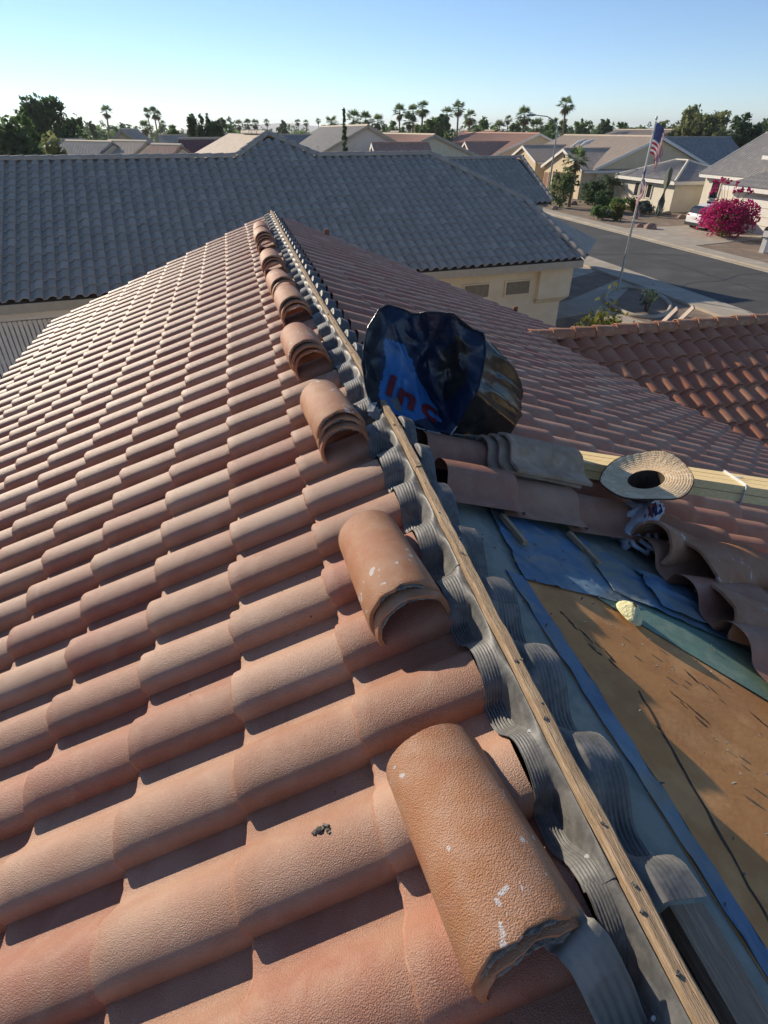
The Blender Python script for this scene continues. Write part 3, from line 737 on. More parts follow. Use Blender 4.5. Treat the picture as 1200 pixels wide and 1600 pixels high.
mb = MB(); mb.tube([hp(.241, 2*math.pi*k/60, .016*math.sin(4*math.pi*k/60+.6)+.038*(.5+.5*math.cos(2*math.pi*k/60-1.9))+.006*math.sin(10*math.pi*k/60)) for k in range(61)], .004, 5, cap=False); mb.build('brim_edge', MT['strawdark'], hat, tuple(HC-hn*.1))

# white shopping bag
bagc = Rp(1.72, 1.98, .05)
sb = empty('shopping_bag', tuple(Rp(1.72, 1.98, .0)), 0, 'crumpled white plastic shopping bag with red and blue print under the hat brim', 'bag')
def sbag(u, v):
    t = 2*math.pi*u; ph = math.pi*v
    r = 1+.45*nz(math.cos(t)*2.2, math.sin(t)*2.2, v*4)+.25*nz(math.cos(t)*6, math.sin(t)*6, v*9)
    p = Vector((math.cos(t)*math.sin(ph)*.165*r, math.sin(t)*math.sin(ph)*.12*r, math.cos(ph)*.08*r))
    return bagc+hu*p.x+Vector((0, 1, 0))*p.y+NR*max(p.z, -.06)
mb = MB(); mb.grid(sbag, 36, 20, 0, True, flip=True); mb.build('body', MT['whiteplastic'], sb, tuple(Rp(1.72, 1.98, .0)))
for k, (dx, dy, c) in enumerate([(-.02, -.10, 'redprint'), (.04, -.095, 'flagblue'), (.01, -.07, 'redprint')]):
    mb = MB(); q = bagc+hu*dx+Vector((0, dy*.75, 0))+NR*(.062+.012*k)
    mb.grid(lambda u, v: q+hu*((u-.5)*.055)+Vector((0, (v-.5)*.03, (v-.5)*.028+.004*math.sin(u*7))), 6, 4); mb.build('print', MT[c], sb, tuple(Rp(1.72, 1.98, .0)))
for k, sx in enumerate((-.11, -.06)):
    pts = [bagc+hu*(sx-.01)+Vector((0, -.06, .02)), bagc+hu*(sx-.02)+Vector((0, -.14, -.0)), bagc+hu*(sx+.03)+Vector((0, -.20-.04*k, -.03)), bagc+hu*(sx+.09)+Vector((0, -.15, -.02)), bagc+hu*(sx+.1)+Vector((0, -.07, .02))]
    mb = MB(); mb.tube(pts, [.014, .011, .012, .011, .014], 6); mb.build('handle', MT['whiteplastic'], sb, tuple(Rp(1.72, 1.98, .0)))

# ------------------------------------------------------------------ big plastic bag on the ridge
BO = tuple(Rp(1.05, 2.85, 0))
pb = empty('plastic_bag', BO, 0, 'large crinkled black and blue plastic bag lying on the ridge with red letters', 'bag')
P_0 = Vector((.60, 2.50, 5.08)); e1 = Vector((.9806, -.1961, 0)); e2 = Vector((.121, .6052, .7868)); en = Vector((-.1543, -.7715, .6172))
def crease(x, y, z): return 1-min(1, abs(2.2*nz(x, y, z)))
def fold(a, b_):
    d = .022*math.sin((a*.9-b_*.35)*13+.6)+.035*nz(a*4, b_*4, 3)+.026*crease(a*5+b_*2, b_*3-a*2, 4)**2+.013*crease(a*11, b_*9+a*5, 8)**2
    d += .11*math.exp(-(abs(a-.43+.25*b_)/.045))-.07*math.exp(-((a-.30+.3*b_)/.06)**2)
    e_ = min(1, max(0, (b_-.16)*6))
    d += e_*.05*math.exp(-(abs(a-.19-.6*(b_-.3))/.035))-e_*.05*math.exp(-((a-.30)/.05)**2)
    d -= .13*math.exp(-((a-.345)/.06)**2-((b_-.22)/.11)**2)+.05*math.exp(-((a-.10)/.09)**2-((b_-.12)/.14)**2)
    d -= .105*max(0, 1-((a-.19)/.27)**2-((b_-.18)/.29)**2)
    return d-.005
ctr = (.17, .18)
bnd = [(-.077, .011), (-.1, .09), (-.116, .233), (-.105, .33), (-.085, .409), (-.03, .492), (.008, .515), (.152, .487), (.308, .437), (.42, .395), (.48, .371), (.49, .30), (.485, .242), (.465, .16), (.439, .083),
       (.373, -.043), (.301, -.139), (.24, -.128), (.169, -.109), (.1, -.09), (.046, -.07), (-.02, -.03)]
def bpt(t):
    n = len(bnd); k = t*n; i = int(k) % n; f = k-int(k); a = bnd[i]; c = bnd[(i+1) % n]
    return a[0]+(c[0]-a[0])*f, a[1]+(c[1]-a[1])*f
PRINT = [(-.005, .36), (.10, .325), (.15, .215), (.185, .145), (.265, .03), (.265, -.05), (.11, -.055), (-.02, -.005), (-.04, .1), (0, .225)]
def inside(x, y, P):
    r = False
    for i in range(len(P)):
        (a, b_), (c, d) = P[i], P[i-1]
        if (b_ > y) != (d > y) and x < (c-a)*(y-b_)/(d-b_)+a: r = not r
    return r
mb = MB()
NA, NRr = 132, 44
def ppt(i, j):
    q = bpt(i/NA); f = j/NRr
    a = ctr[0]+(q[0]-ctr[0])*f; c = ctr[1]+(q[1]-ctr[1])*f
    return a, c
vs = []; 
for j in range(NRr+1):
    for i in range(NA):
        a, c = ppt(i, j); vs.append(P_0+e1*a+e2*c+en*fold(a, c))
fs = []; mis = []
b0 = len(mb.v)
for j in range(NRr):
    for i in range(NA):
        q = (j*NA+i, j*NA+(i+1) % NA, (j+1)*NA+(i+1) % NA, (j+1)*NA+i)
        a, c = ppt(i+.5, j+.5)
        ja, jc = a+.012*nz(a*20, c*20, 1), c+.012*nz(a*20, c*20, 5)
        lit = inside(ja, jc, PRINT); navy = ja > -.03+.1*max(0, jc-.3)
        mb.f.append(q[::-1]); hollow_shade = ((ja-.335-.1*(jc-.22))/.075)**2+((jc-.215)/.135)**2 < 1  # ellipse of black plastic puts the shade of the bag's hollow into the colour
        mb.mi.append(1 if hollow_shade else (0 if lit else (2 if navy else 1))); mb.sm.append(True)
mb.v = [tuple(p) for p in vs]
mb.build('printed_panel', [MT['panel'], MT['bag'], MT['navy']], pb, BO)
# body of the bag behind the panel: loft from the panel rim to the knotted back
back = Vector((1.52, 3.02, 4.72)); mb = MB()
def body(u, v):
    a, c = bpt(u); p = P_0+e1*a+e2*c+en*fold(a, c)
    tgt = Vector((1.25, 2.72, 4.81))
    dv = p-Vector((.85, 2.66, 5.07))
    k = 1-(1-v)**1.6
    q = p.lerp(tgt+dv*.60, k)
    q += dv.normalized()*.035*math.sin(math.pi*min(1, v*1.1))
    if v > .82: q = q.lerp(tgt+Vector((.0, .12, -.02)), ((v-.82)/.18)**1.6)
    tw = u+.05*v
    w = .050*crease(tw*8, v*.5, 5)**2+.022*crease(tw*21, v*.9, 9)**2+.02*nz(u*5, v*1.5, 2)-.042
    w *= 1-.3*v
    q = q+dv.normalized()*w*min(1, v*5)
    if q.x > .58:
        fl = Rp(q.x, q.y, .062).z
        if q.z < fl: q.z = fl+.006*nz(u*30, v*9, 1)
    return q
mb.grid(body, 176, 48, 0, True, flip=False)
mb.build('bag_body', MT['bag'], pb, BO)
# pale torn hem along the lower edge
pts = []
for k in range(40):
    a, c = bpt(.70+.32*k/39); pts.append(P_0+e1*a+e2*c+en*(fold(a, c)+.004))
mb = MB(); mb.tube(pts, [.004+.004*abs(nz(k*.7, 1, 2)) for k in range(40)], 5); mb.build('hem', MT['hem'], pb, BO)
mb = MB()
for k in range(7):
    a, c = bpt(.94+.012*k); p = P_0+e1*(a-.015)+e2*(c-.01)+en*.02
    mb.add([p, p+e1*.05+en*.02*rg.random(), p+e1*.03-e2*.05+en*.03*rg.random(), p-e2*.04], [(0, 3, 2, 1)], 0, True)
mb.build('hem', MT['hem'], pb, BO)
mb = MB(); mb.tube([P_0+e1*bpt(k_/120)[0]+e2*bpt(k_/120)[1]+en*(fold(*bpt(k_/120))+.002) for k_ in range(121)], [.0045+.004*abs(nz(k_*.23, 1, 6)) for k_ in range(121)], 6, cap=False); mb.build('rim', MT['bag'], pb, BO)
def letter(ch, org, ex, ey):
    cu = bpy.data.curves.new('letter', 'FONT'); cu.body = ch; cu.size = 1; cu.offset = .035; cu.resolution_u = 5
    t = bpy.data.objects.new('letter', cu); COL.objects.link(t)
    dg = bpy.context.evaluated_depsgraph_get(); me = bpy.data.meshes.new_from_object(t.evaluated_get(dg))
    bpy.data.objects.remove(t)
    import bmesh
    bm = bmesh.new(); bm.from_mesh(me); bmesh.ops.subdivide_edges(bm, edges=[e for e in bm.edges if e.calc_length() > .12], cuts=3, use_grid_fill=False); bmesh.ops.triangulate(bm, faces=bm.faces)
    for v in bm.verts:
        a = org[0]+ex[0]*v.co.x+ey[0]*v.co.y; c = org[1]+ex[1]*v.co.x+ey[1]*v.co.y
        v.co = P_0+e1*a+e2*c+en*(fold(a, c)+.007)-Vector(BO)
    bm.to_mesh(me); bm.free(); me.materials.clear(); me.materials.append(MT['redprint'])
    link('letter', me, pb)
EX, EY = (.185, -.105), (.045, .165)
letter('i', (-.01, .085), EX, EY); letter('n', (.043, .048), EX, EY); letter('c', (.160, -.020), EX, EY)

# vent pipes at the far gable edge
for (x, lab) in [(1.46, 'short rust brown pipe standing on the far roof edge beside the ridge'), (5.05, 'short rust brown pipe standing on the far roof edge by the side wing')]:
    p = Rp(x, 10.45, 0); mb = MB(); mb.tube([p-Vector((0, 0, .06)), p+Vector((0, 0, .16))], .045, 12, cap=False)
    mb.tube([p+Vector((0, 0, .16)), p+Vector((0, 0, .163)), p+Vector((0, 0, .05))], [.045, .037, .036], 12); o = mb.build('vent_pipe', MT['pipe'], None, tuple(p)); tag(o, lab, 'pipe')
# ladder top beyond the wing ridge
ld = empty('ladder', (7.8, 9.3, 0), 0, 'pale ladder leaning on the side wing, only its two rail tops showing', 'ladder')
for x in (7.58, 7.92):
    mb = MB(); mb.bar((x-.25, 11.9, .0), (x+.03, 9.15, 3.52), .03, .075, up=(0, 1, .5)); mb.build('rail', MT['ladder'], ld, (7.8, 9.3, 0))
for k in range(10):
    t = .06+.094*k; mb = MB(); a = Vector((7.33, 11.9, 0)).lerp(Vector((7.61, 9.15, 3.52)), t); mb.tube([a, a+Vector((.34, 0, 0))], .015, 6); mb.build('rung', MT['ladder'], ld, (7.8, 9.3, 0))

# ================================================================== GROUND AND STREET
def struct(o): o['kind'] = 'structure'; return o
mb = MB(); mb.grid(lambda u, v: (-9000+18000*u, -3000+21000*v, 0), 6, 6, 0, False); struct(mb.build('ground', MT['desert']))
mb = MB(); mb.prism([(-16, -12), (18.2, -12), (18.2, 90), (-16, 90)], .0, .004); struct(mb.build('yard_gravel', MT['gravel']))
mb = MB(); mb.prism([(28.2, -30), (60, -30), (60, 140), (28.2, 140)], .0, .004); struct(mb.build('front_yard_gravel', MT['gravel']))
mb = MB(); mb.prism([(19.95, -60), (26.75, -60), (26.75, 260), (19.95, 260)], 0, .008); struct(mb.build('road', MT['asphalt']))
mb = MB()
n = 90
for i in range(n):
    y0, y1 = -60+320*i/n, -60+320*(i+1)/n-.02
    mb.prism([(18.2, y0), (19.6, y0), (19.6, y1), (18.2, y1)], 0, .11); mb.prism([(19.6, y0), (19.95, y0), (19.95, y1), (19.6, y1)], 0, .05)
struct(mb.build('pavement', MT['concrete']))
mb = MB()
for i in range(n):
    y0, y1 = -60+320*i/n, -60+320*(i+1)/n-.02
    mb.prism([(27.1, y0), (28.25, y0), (28.25, y1), (27.1, y1)], 0, .11); mb.prism([(26.75, y0), (27.1, y0), (27.1, y1), (26.75, y1)], 0, .05)
struct(mb.build('pavement', MT['concrete']))
# tarred cracks in the asphalt
mb = MB()
def crack(pts, w=.05):
    for (a, b_) in zip(pts, pts[1:]):
        a = Vector((*a, .0125)); b_ = Vector((*b_, .0125)); d = (b_-a).normalized().cross(Vector((0, 0, 1)))*w/2
        mb.add([a-d, b_-d, b_+d, a+d], [(0, 3, 2, 1)])
for (y0, s) in ((24.5, 1), (33.5, -1), (45, 1), (60, -1), (80, 1)):
    crack([(20+.97*k, y0+.25*math.sin(k*1.7+y0)+s*.28*k) for k in range(8)])
crack([(23.3+.15*math.sin(k*.9), 5+3*k) for k in range(30)], .04)
struct(mb.build('road_crack', MT['carblack']))
# driveways
mb = MB(); mb.prism([(28.25, 34.3), (37.2, 36.2), (37.2, 42.6), (28.25, 42.3)], 0, .03); struct(mb.build('driveway', MT['concrete']))
mb = MB(); mb.prism([(28.25, 64), (36, 64), (36, 70), (28.25, 70)], 0, .03); struct(mb.build('driveway', MT['concrete']))
mb = MB(); mb.prism([(11.5, 24.6), (18.2, 28.6), (18.2, 34.0), (11.5, 34)], 0, .03); struct(mb.build('driveway', MT['concrete']))
# path and kerbed bed in the neighbour's front yard
mb = MB(); mb.prism([(11.4, 22.2), (14.0, 23.5), (18.2, 26.6), (18.2, 25.4), (14.6, 21.6), (15.0, 19.2), (14.2, 19.0), (13.5, 21.2), (11.4, 20.6)], 0, .012); struct(mb.build('path', MT['concrete']))
mb = MB()
ring = [(15.1, 22.6), (16.2, 24.2), (17.3, 24.9), (18.0, 24.2), (18.0, 22.9), (17.4, 21.4), (16.4, 20.3), (15.6, 20.0), (15.0, 20.4), (14.9, 21.4)]
rp = []
for i in range(len(ring)):
    p0, p1, p2, p3 = [Vector(ring[(i+k-1) % len(ring)]) for k in range(4)]
    for t in (0, .25, .5, .75): rp.append(.5*((2*p1)+(p2-p0)*t+(2*p0-5*p1+4*p2-p3)*t*t+(3*p1-p0-3*p2+p3)*t**3))
mb.tube([(p.x, p.y, .05) for p in rp]+[(rp[0].x, rp[0].y, .05)], .09, 6)
struct(mb.build('bed_kerb', MT['concrete']))

# ================================================================== THE GREY-ROOFED NEIGHBOUR
NBL = (10.85, 18.01, 0)
nb = empty('grey_roofed_house', NBL, rad(6.9), 'cream house under a broad grey tile roof right behind the foreground ridge', 'house')
NA_ = rad(24); NT = math.tan(NA_); NRW = .305; NCR = .37
UN, NN = Vector((0, math.cos(NA_), math.sin(NA_))), Vector((0, -math.sin(NA_), math.cos(NA_)))
def Np(x, y, h=0.0): return Vector((x, y, 2.72+NT*y))+NN*h
PN = [(v*NRW/ROW, w*1.1) for v, w in PROF]
GM = [tile_mesh('roof_tile', MT['greytile'], L=.45, seed=20+i, prof=PN, chip=.005) for i in range(3)]
def inpoly(x, y, P):
    r = False
    for i in range(len(P)):
        (a, b_), (c, d) = P[i], P[i-1]
        if (b_ > y) != (d > y) and x < (c-a)*(y-b_)/(d-b_)+a: r = not r
    return r
FRONT = [(.06, -.06), (-.40, 3.12), (-2.85, 6.07), (-7.15, 6.07), (-8.53, 7.5), (-9.85, 6.07), (-26, 6.07), (-26, -.06)]
MN = Matrix.Translation(NBL) @ Matrix.Rotation(rad(6.9), 4, 'Z')
items = []
for k in range(0, 21):
    for i in range(0, 86):
        y = -.02+NCR*math.cos(NA_)*k; x = .05-NRW*i
        if not inpoly(x-NRW/2, y+.16, FRONT): continue
        items.append((GM[rg.randrange(3)], frame(Np(x, y)+UN*rg.gauss(0, .005), UN, NN, rg.gauss(0, .006), rg.gauss(0, .004))))
BACK = (9.8, 3.3)                                              # rear wing towards the street
def Bp(x, y, h=0.0): return Vector((x, y, 3.3+NT*(y-9.8)))+NN*h
for k in range(0, 11):
    for i in range(0, 36):
        y = 9.8+NCR*math.cos(NA_)*k; x = 5.3-NRW*i
        if y > 13.5: continue
        items.append((GM[rg.randrange(3)], frame(Bp(x, y)+UN*rg.gauss(0, .005), UN, NN, rg.gauss(0, .006), rg.gauss(0, .004))))
vis = sorted([(d, k) for k, (me, M) in enumerate(items) for d in [seen(MN @ (M @ Vector((.2, .15, .03))))] if d])
hid = lambda k: (MN @ items[k][1].translation)
def shown(k):                                                  # not behind the foreground roof
    p = hid(k); e_ = Vector((0, 0, ZC)); t = (10.6-e_.y)/(p.y-e_.y); q = e_.lerp(p, t)
    return q.z > min(Lp(q.x, q.y).z, Rp(q.x, q.y).z)
near = set([k for d, k in vis if shown(k)][:300])
for k in sorted(near): link('roof_tile', items[k][0], nb, items[k][1])
join_tiles('roof_tile_field', [items[k] for k in range(len(items)) if k not in near], [MT['greytile']]*2, nb, (0, 0, 0))
# deck and the slopes that do not face us
mb = MB(); mb.slab([Np(x, y, -.05) for x, y in FRONT], NN*-.03); mb.build('roof_deck', MT['wooddark'], nb)
mb = MB(); mb.slab([Bp(5.3, 9.8, -.05), Bp(5.6, 13.55, -.05), Bp(-5, 13.55, -.05), Bp(-5, 9.8, -.05)], NN*-.03); mb.build('roof_deck', MT['wooddark'], nb)
mb = MB()
zr = Np(0, 6.07).z; za = Np(0, 7.5).z
mb.poly([(-2.85, 6.09, zr), (-2.85, 9, zr-1.2), (-7.15, 9, zr-1.2), (-7.15, 6.09, zr)][::-1])                     # back of right ridge
mb.poly([(-9.85, 6.09, zr), (-9.85, 12, zr-2.6), (-26, 12, zr-2.6), (-26, 6.09, zr)][::-1])                        # back of left ridge
mb.poly([(.06, -.06, 2.69), (3.0, 3.2, 2.69), (3.0, 9, 2.69), (-2.85, 9, zr-.4), (-2.85, 6.07, zr), (-.40, 3.12, 4.08)])   # right hip
mb.poly([(-8.53, 7.5, za), (-8.53, 18, za), (-12.6, 18, za-1.85), (-12.6, 9, za-1.85), (-9.85, 6.07, zr)])          # left slope of the raised part, in the sun
mb.poly([(-8.53, 7.5, za), (-7.15, 6.07, zr), (-4.5, 9, za-1.85), (-4.5, 18, za-1.85), (-8.53, 18, za)])
mb.poly([(5.6, 13.55, 4.97), (-5, 13.55, 4.97), (-5, 17.5, 3.3), (5.6, 17.5, 3.3)][::-1])
mb.build('rear_roof', MT['rooftanY'], nb)
# cap tiles on ridges and hips
GA = [arch_mesh('ridge_tile', MT['greytile'], L=.46, a0=.125, a1=.112, h=.11, seed=40+i, seg=10) for i in range(3)]
def caps(a, b_, off=.05):
    a = Vector(a); b_ = Vector(b_); d = (b_-a); L = d.length; d.normalize()
    side = d.cross(Vector((0, 0, 1))).normalized(); up = side.cross(d)
    n = max(1, int(L/.39))
    R = Matrix((side, d, up)).transposed().to_4x4()
    for i in range(n):
        link('ridge_tile', GA[i % 3], nb, Matrix.Translation(a+d*(L*i/n)+up*off) @ R @ Matrix.Rotation(rad(-2.2)+rg.gauss(0, .006), 4, 'X') @ Matrix.Rotation(rg.gauss(0, .015), 4, 'Z'))
caps((-2.9, 6.07, zr), (-7.1, 6.07, zr)); caps((-9.9, 6.07, zr), (-20.5, 6.07, zr))
caps((-7.1, 6.07, zr), (-8.53, 7.5, za)); caps((-9.9, 6.07, zr), (-8.53, 7.5, za)); caps((-8.53, 7.5, za), (-8.53, 13, za))
caps((.05, -.05, 2.74), (-.40, 3.12, 4.1)); caps((-.40, 3.12, 4.1), (-2.85, 6.07, zr))
caps((5.6, 13.55, 4.97), (0, 13.55, 4.97)); caps((5.3, 9.8, 3.32), (5.6, 13.5, 4.97))
# walls
mb = MB()
mb.prism([(-12.4, .5), (-.25, .5), (-.25, 15), (-12.4, 15)], 0, 2.66)
mb.prism([(-26, 3.2), (-12.4, 3.2), (-12.4, 11), (-26, 11)], 0, 2.66)
mb.prism([(-5, 10.2), (5.1, 10.2), (5.1, 17), (-5, 17)], 0, 3.15)
mb.build('wall', MT['stucco'], nb)
mb = MB(); mb.prism([(-1.27, .34), (-.02, .34), (-.02, 3.5), (-1.27, 3.5)], 1.47, 2.44)
mb.add([(-1.27, .34, 1.47), (-.02, .34, 1.47), (-.02, 3.5, 1.47), (-1.27, 3.5, 1.47), (-1.27, .499, 1.28), (-.24, .499, 1.28), (-.24, 3.5, 1.28), (-1.27, 3.5, 1.28)], [(0, 4, 5, 1), (1, 5, 6, 2)])
mb.build('wall_bump_out', MT['stucco'], nb)
for x0 in (-3.98, -2.46):
    mb = MB(); mb.box((x0+.44, .49, 1.87), (.88, .06, .40)); f = mb.build('vent', MT['vent'], nb)
    mb = MB()
    for c, s_ in (((x0+.44, .47, 2.09), (.98, .06, .045)), ((x0+.44, .47, 1.65), (.98, .06, .045)), ((x0-.022, .47, 1.87), (.045, .06, .39)), ((x0+.902, .47, 1.87), (.045, .06, .39))): mb.box(c, s_)
    mb.build('frame', MT['stucco'], f)
mb = MB(); mb.box((-13, -.02, 2.56), (26.1, .04, .22)); mb.build('fascia', MT['fascia'], nb)
mb = MB(); mb.box((-13, .27, 2.48), (26.0, .5, .03)); mb.build('soffit', MT['stucco'], nb)
mb = MB(); mb.box((-6.3, .46, 2.40), (12.2, .08, .12)); mb.build('moulding', MT['stucco'], nb)
mb = MB(); mb.box((-19.2, .45, 2.33), (13.4, .2, .26)); mb.build('beam', MT['screen'], nb)
# slatted patio screen
scr = empty('slatted_screen', tuple(MN @ Vector((-17, .5, 0))), rad(6.9), 'weathered brown vertical slat screen under the neighbour eave at the left edge', 'screen')
me = None
for i in range(72):
    if me is None: mb = MB(); mb.box((0, 0, 1.1), (.085, .022, 2.1)); me = mb.mesh('slat', MT['screen'])
    link('slat', me, scr, Matrix.Translation((-3.4+.115*i, 0, 0)) @ Matrix.Rotation(rg.gauss(0, .03), 4, 'Z'))
for z in (.15, 1.15, 2.08):
    mb = MB(); mb.box((.7, .04, z), (8.4, .04, .09)); mb.build('rail', MT['screen'], scr)

# ================================================================== PLANTS
def leafcloud(mb, blobs, size, seed, mi=0, flat=.35):
    r2 = random.Random(seed)
    for (c, R, n) in blobs:
        c = Vector(c); R = Vector(R)
        cl = [Vector((r2.gauss(0, 1), r2.gauss(0, 1), r2.gauss(0, 1))).normalized()*r2.uniform(.45, 1.0) for _ in range(max(5, n//26))]
        for k in range(n):
            q = cl[r2.randrange(len(cl))]+Vector((r2.gauss(0, .17), r2.gauss(0, .17), r2.gauss(0, .17)))
            if q.length > 1.15: q *= 1.1/q.length
            p = c+Vector((q.x*R.x, q.y*R.y, q.z*R.z))
            nrm = (q.normalized()*.7+Vector((r2.gauss(0, 1), r2.gauss(0, 1), r2.gauss(0, 1)+.3))).normalized()
            t = nrm.cross(Vector((r2.gauss(0, 1), r2.gauss(0, 1), r2.gauss(0, 1)))).normalized(); b_ = nrm.cross(t)
            s_ = size*r2.uniform(.6, 1.35)
            mb.add([p-t*s_, p-b_*s_*.55+nrm*s_*flat*.3, p+t*s_, p+b_*s_*.55+nrm*s_*flat*.3], [(0, 1, 2, 3)], mi, False)
def bush(name, label, x, y, w, h, mname, n=500, size=.09, cat='bush', group=None, d=None, seed=0, extra=None, stems=True):
    o = empty(name, (x, y, 0), 0, label, cat, group)
    r2 = random.Random(seed+5); mb = MB(); d = d or w
    blobs = [((x+r2.uniform(-.22, .22)*w, y+r2.uniform(-.22, .22)*d, h*r2.uniform(.42, .62)), (w*.34, d*.34, h*.40), n//5) for _ in range(4)]+[((x, y, h*.5), (w*.5, d*.5, h*.48), n//4)]
    leafcloud(mb, blobs, size, seed); mb.build('foliage', MT[mname], o, (x, y, 0))
    mb = MB()
    for k in range(5): a = r2.uniform(0, 6.28); mb.tube([(x+.04*math.cos(a), y+.04*math.sin(a), 0), (x+w*.2*math.cos(a), y+d*.2*math.sin(a), h*.6)], [.035, .012], 5)
    mb.build('stem', MT['bark'], o, (x, y, 0))
    if extra: extra(o)
    return o
def tree(label, x, y, top, w, mname, n=1800, size=.3, base=0.35, seed=0, lobes=7, group=None, name='tree', d=None):
    o = empty(name, (x, y, 0), 0, label, 'tree', group); r2 = random.Random(seed+11); d = d or w
    zb = top*base; hh = top-zb; mb = MB(); bl = []
    for k in range(lobes):
        a = r2.uniform(0, 6.28); rr = r2.uniform(.1, .36); zz = r2.uniform(.15, .80)
        sc = (1-.45*zz)*r2.uniform(.7, 1.1)
        bl.append(((x+math.cos(a)*rr*w, y+math.sin(a)*rr*d, zb+hh*zz), (w*.26*sc, d*.26*sc, hh*.22*r2.uniform(.8, 1.3)), n//lobes))
    bl.append(((x, y, zb+hh*.80), (w*.2, d*.2, hh*.20), n//8)); bl.append(((x, y, zb+hh*.4), (w*.4, d*.4, hh*.34), n//5))
    leafcloud(mb, bl, size, seed); mb.build('crown', MT[mname], o, (x, y, 0))
    mb = MB(); tr = max(.12, top*.028)
    mb.tube([(x, y, -.1), (x+.1*tr, y, zb*.6), (x+r2.uniform(-.3, .3), y, zb+hh*.3), (x, y, zb+hh*.7)], [tr, tr*.8, tr*.5, tr*.15], 7)
    for q in bl[:5]: mb.tube([(x, y, zb*.8), tuple(Vector((x, y, zb)).lerp(Vector(q[0]), .5)+Vector((0, 0, .2))), q[0]], [tr*.5, tr*.3, tr*.08], 5)
    mb.build('trunk', MT['bark'], o, (x, y, 0)); return o
def palm_parts(x0, top, crown, seed, skirt=True, lean=0.0, nf=34):
    r2 = random.Random(seed); hz = top-crown*.42
    t = MB(); tr = max(.09, crown*.055)
    pts = [(lean*(k/6)**1.5*hz*.1, .0, hz*k/6-.05) for k in range(7)]
    t.tube(pts, [tr*1.35]+[tr*(1.05-.04*k) for k in range(6)], 8)
    ex = pts[-1]; f = MB(); dmb = MB()
    def frond(m, a, el_, L, dead=False):
        d = Vector((math.cos(a)*math.cos(el_), math.sin(a)*math.cos(el_), math.sin(el_)))
        s_ = d.cross(Vector((0, 0, 1))).normalized(); u = s_.cross(d)
        c = Vector(ex)+d*L*.42
        m.add([Vector(ex), Vector(ex)+s_*.03, c+s_*.02, c-s_*.02], [(0, 1, 2, 3)])
        nb_ = 7
        for k in range(nb_):
            w = (k/(nb_-1)-.5)*2.3
            bd = (d*math.cos(w)+s_*math.sin(w)).normalized(); tip = c+bd*L*(.6-.12*abs(w))-Vector((0, 0, L*(.10+.10*r2.random())))
            sd = bd.cross(u).normalized()*L*.05; mid = c.lerp(tip, .5)+u*.03
            m.add([c, mid-sd, tip, mid+sd], [(0, 1, 2, 3)])
    for k in range(nf): frond(f, r2.uniform(0, 6.28), rad(r2.uniform(-25, 80)), crown*.56*r2.uniform(.8, 1.1))
    if skirt:
        for k in range(nf//2): frond(dmb, r2.uniform(0, 6.28), rad(r2.uniform(-80, -40)), crown*.48*r2.uniform(.7, 1.0), True)
    return t.mesh('trunk', MT['palmbark']), f.mesh('crown', MT['palm']), (dmb.mesh('dead_fronds', MT['deadfrond']) if skirt else None)
def palm(label, x, y, top, crown, seed, skirt=True, lean=0.0, group=None, rz=0.0):
    o = empty('palm_tree', (x, y, 0), rz, label, 'palm', group); a, b_, c = palm_parts(0, top, crown, seed, skirt, lean)
    link('trunk', a, o); link('crown', b_, o)
    if c: link('dead_fronds', c, o)
    return o
def feather(mb, c, L, el0, a, seed, w=.2, nl=16):
    """one arching feather frond"""
    r2 = random.Random(seed); c = Vector(c); h = Vector((math.cos(a), math.sin(a), 0)); s_ = Vector((-math.sin(a), math.cos(a), 0))
    pt = lambda t: c+h*L*(math.cos(el0)*t)+Vector((0, 0, L*(math.sin(el0)*t-.55*t*t)))
    for k in range(nl):
        t = .12+.88*k/nl; p = pt(t); ll = w*L*(1-.75*abs(t-.35)); 
        for sg in (-1, 1):
            tip = p+s_*sg*ll+h*ll*.6-Vector((0, 0, ll*.3)); mid = p.lerp(tip, .5)
            mb.add([p, mid+h*.02*L, tip, mid-h*.02*L], [(0, 1, 2, 3)])
    for k in range(6): mb.bar(pt(k/6), pt((k+1)/6), .02, .02)
def sago(label, x, y, h, L, seed, trunk=.5, cat='palm', group=None, nf=26, name='sago_palm', mname='palm', tr=.16):
    o = empty(name, (x, y, 0), 0, label, cat, group); r2 = random.Random(seed)
    mb = MB(); mb.tube([(x, y, -.05), (x, y, trunk*.5), (x, y, trunk)], [tr, tr*1.05, tr*.9], 9); mb.build('trunk', MT['palmbark'], o, (x, y, 0))
    mb = MB()
    for k in range(nf): feather(mb, (x, y, trunk), L*r2.uniform(.8, 1.1), rad(r2.uniform(5, 75)), r2.uniform(0, 6.28), seed*100+k)
    mb.build('crown', MT[mname], o, (x, y, 0)); return o

# ================================================================== HOUSES
def rows(mb, A, B, C, D, h=.038, per=.3):
    """barrel rows running from the edge A-B down to the edge D-C"""
    A, B, C, D = [Vector(p) for p in (A, B, C, D)]
    n = max(2, int(max((B-A).length, (C-D).length)/per)); up = (B-A).cross(D-A) if (B-A).length > .1 else (C-A).cross(D-A)
    if up.z < 0: up = -up
    up.normalize(); pr = [(0, 0), (.1, .7), (.3, 1), (.5, .7), (.65, .15), (.85, 0)]
    us = [(i+a)/n for i in range(n) for a, _ in pr]; hs = [q*h for i in range(n) for _, q in pr]
    steps = max(2, int((D-A).length/.36)); w = len(us); vs = []; fs = []
    for j in range(steps+1):
        v = j/steps
        for u, q in zip(us, hs): vs.append(A.lerp(B, u).lerp(D.lerp(C, u), v)+up*(q+.01)+up*(.012 if j % 2 else 0))
    for j in range(steps):
        for i in range(w-1): fs.append((j*w+i, j*w+i+1, (j+1)*w+i+1, (j+1)*w+i))
    mb.add(vs, fs, 0, True)
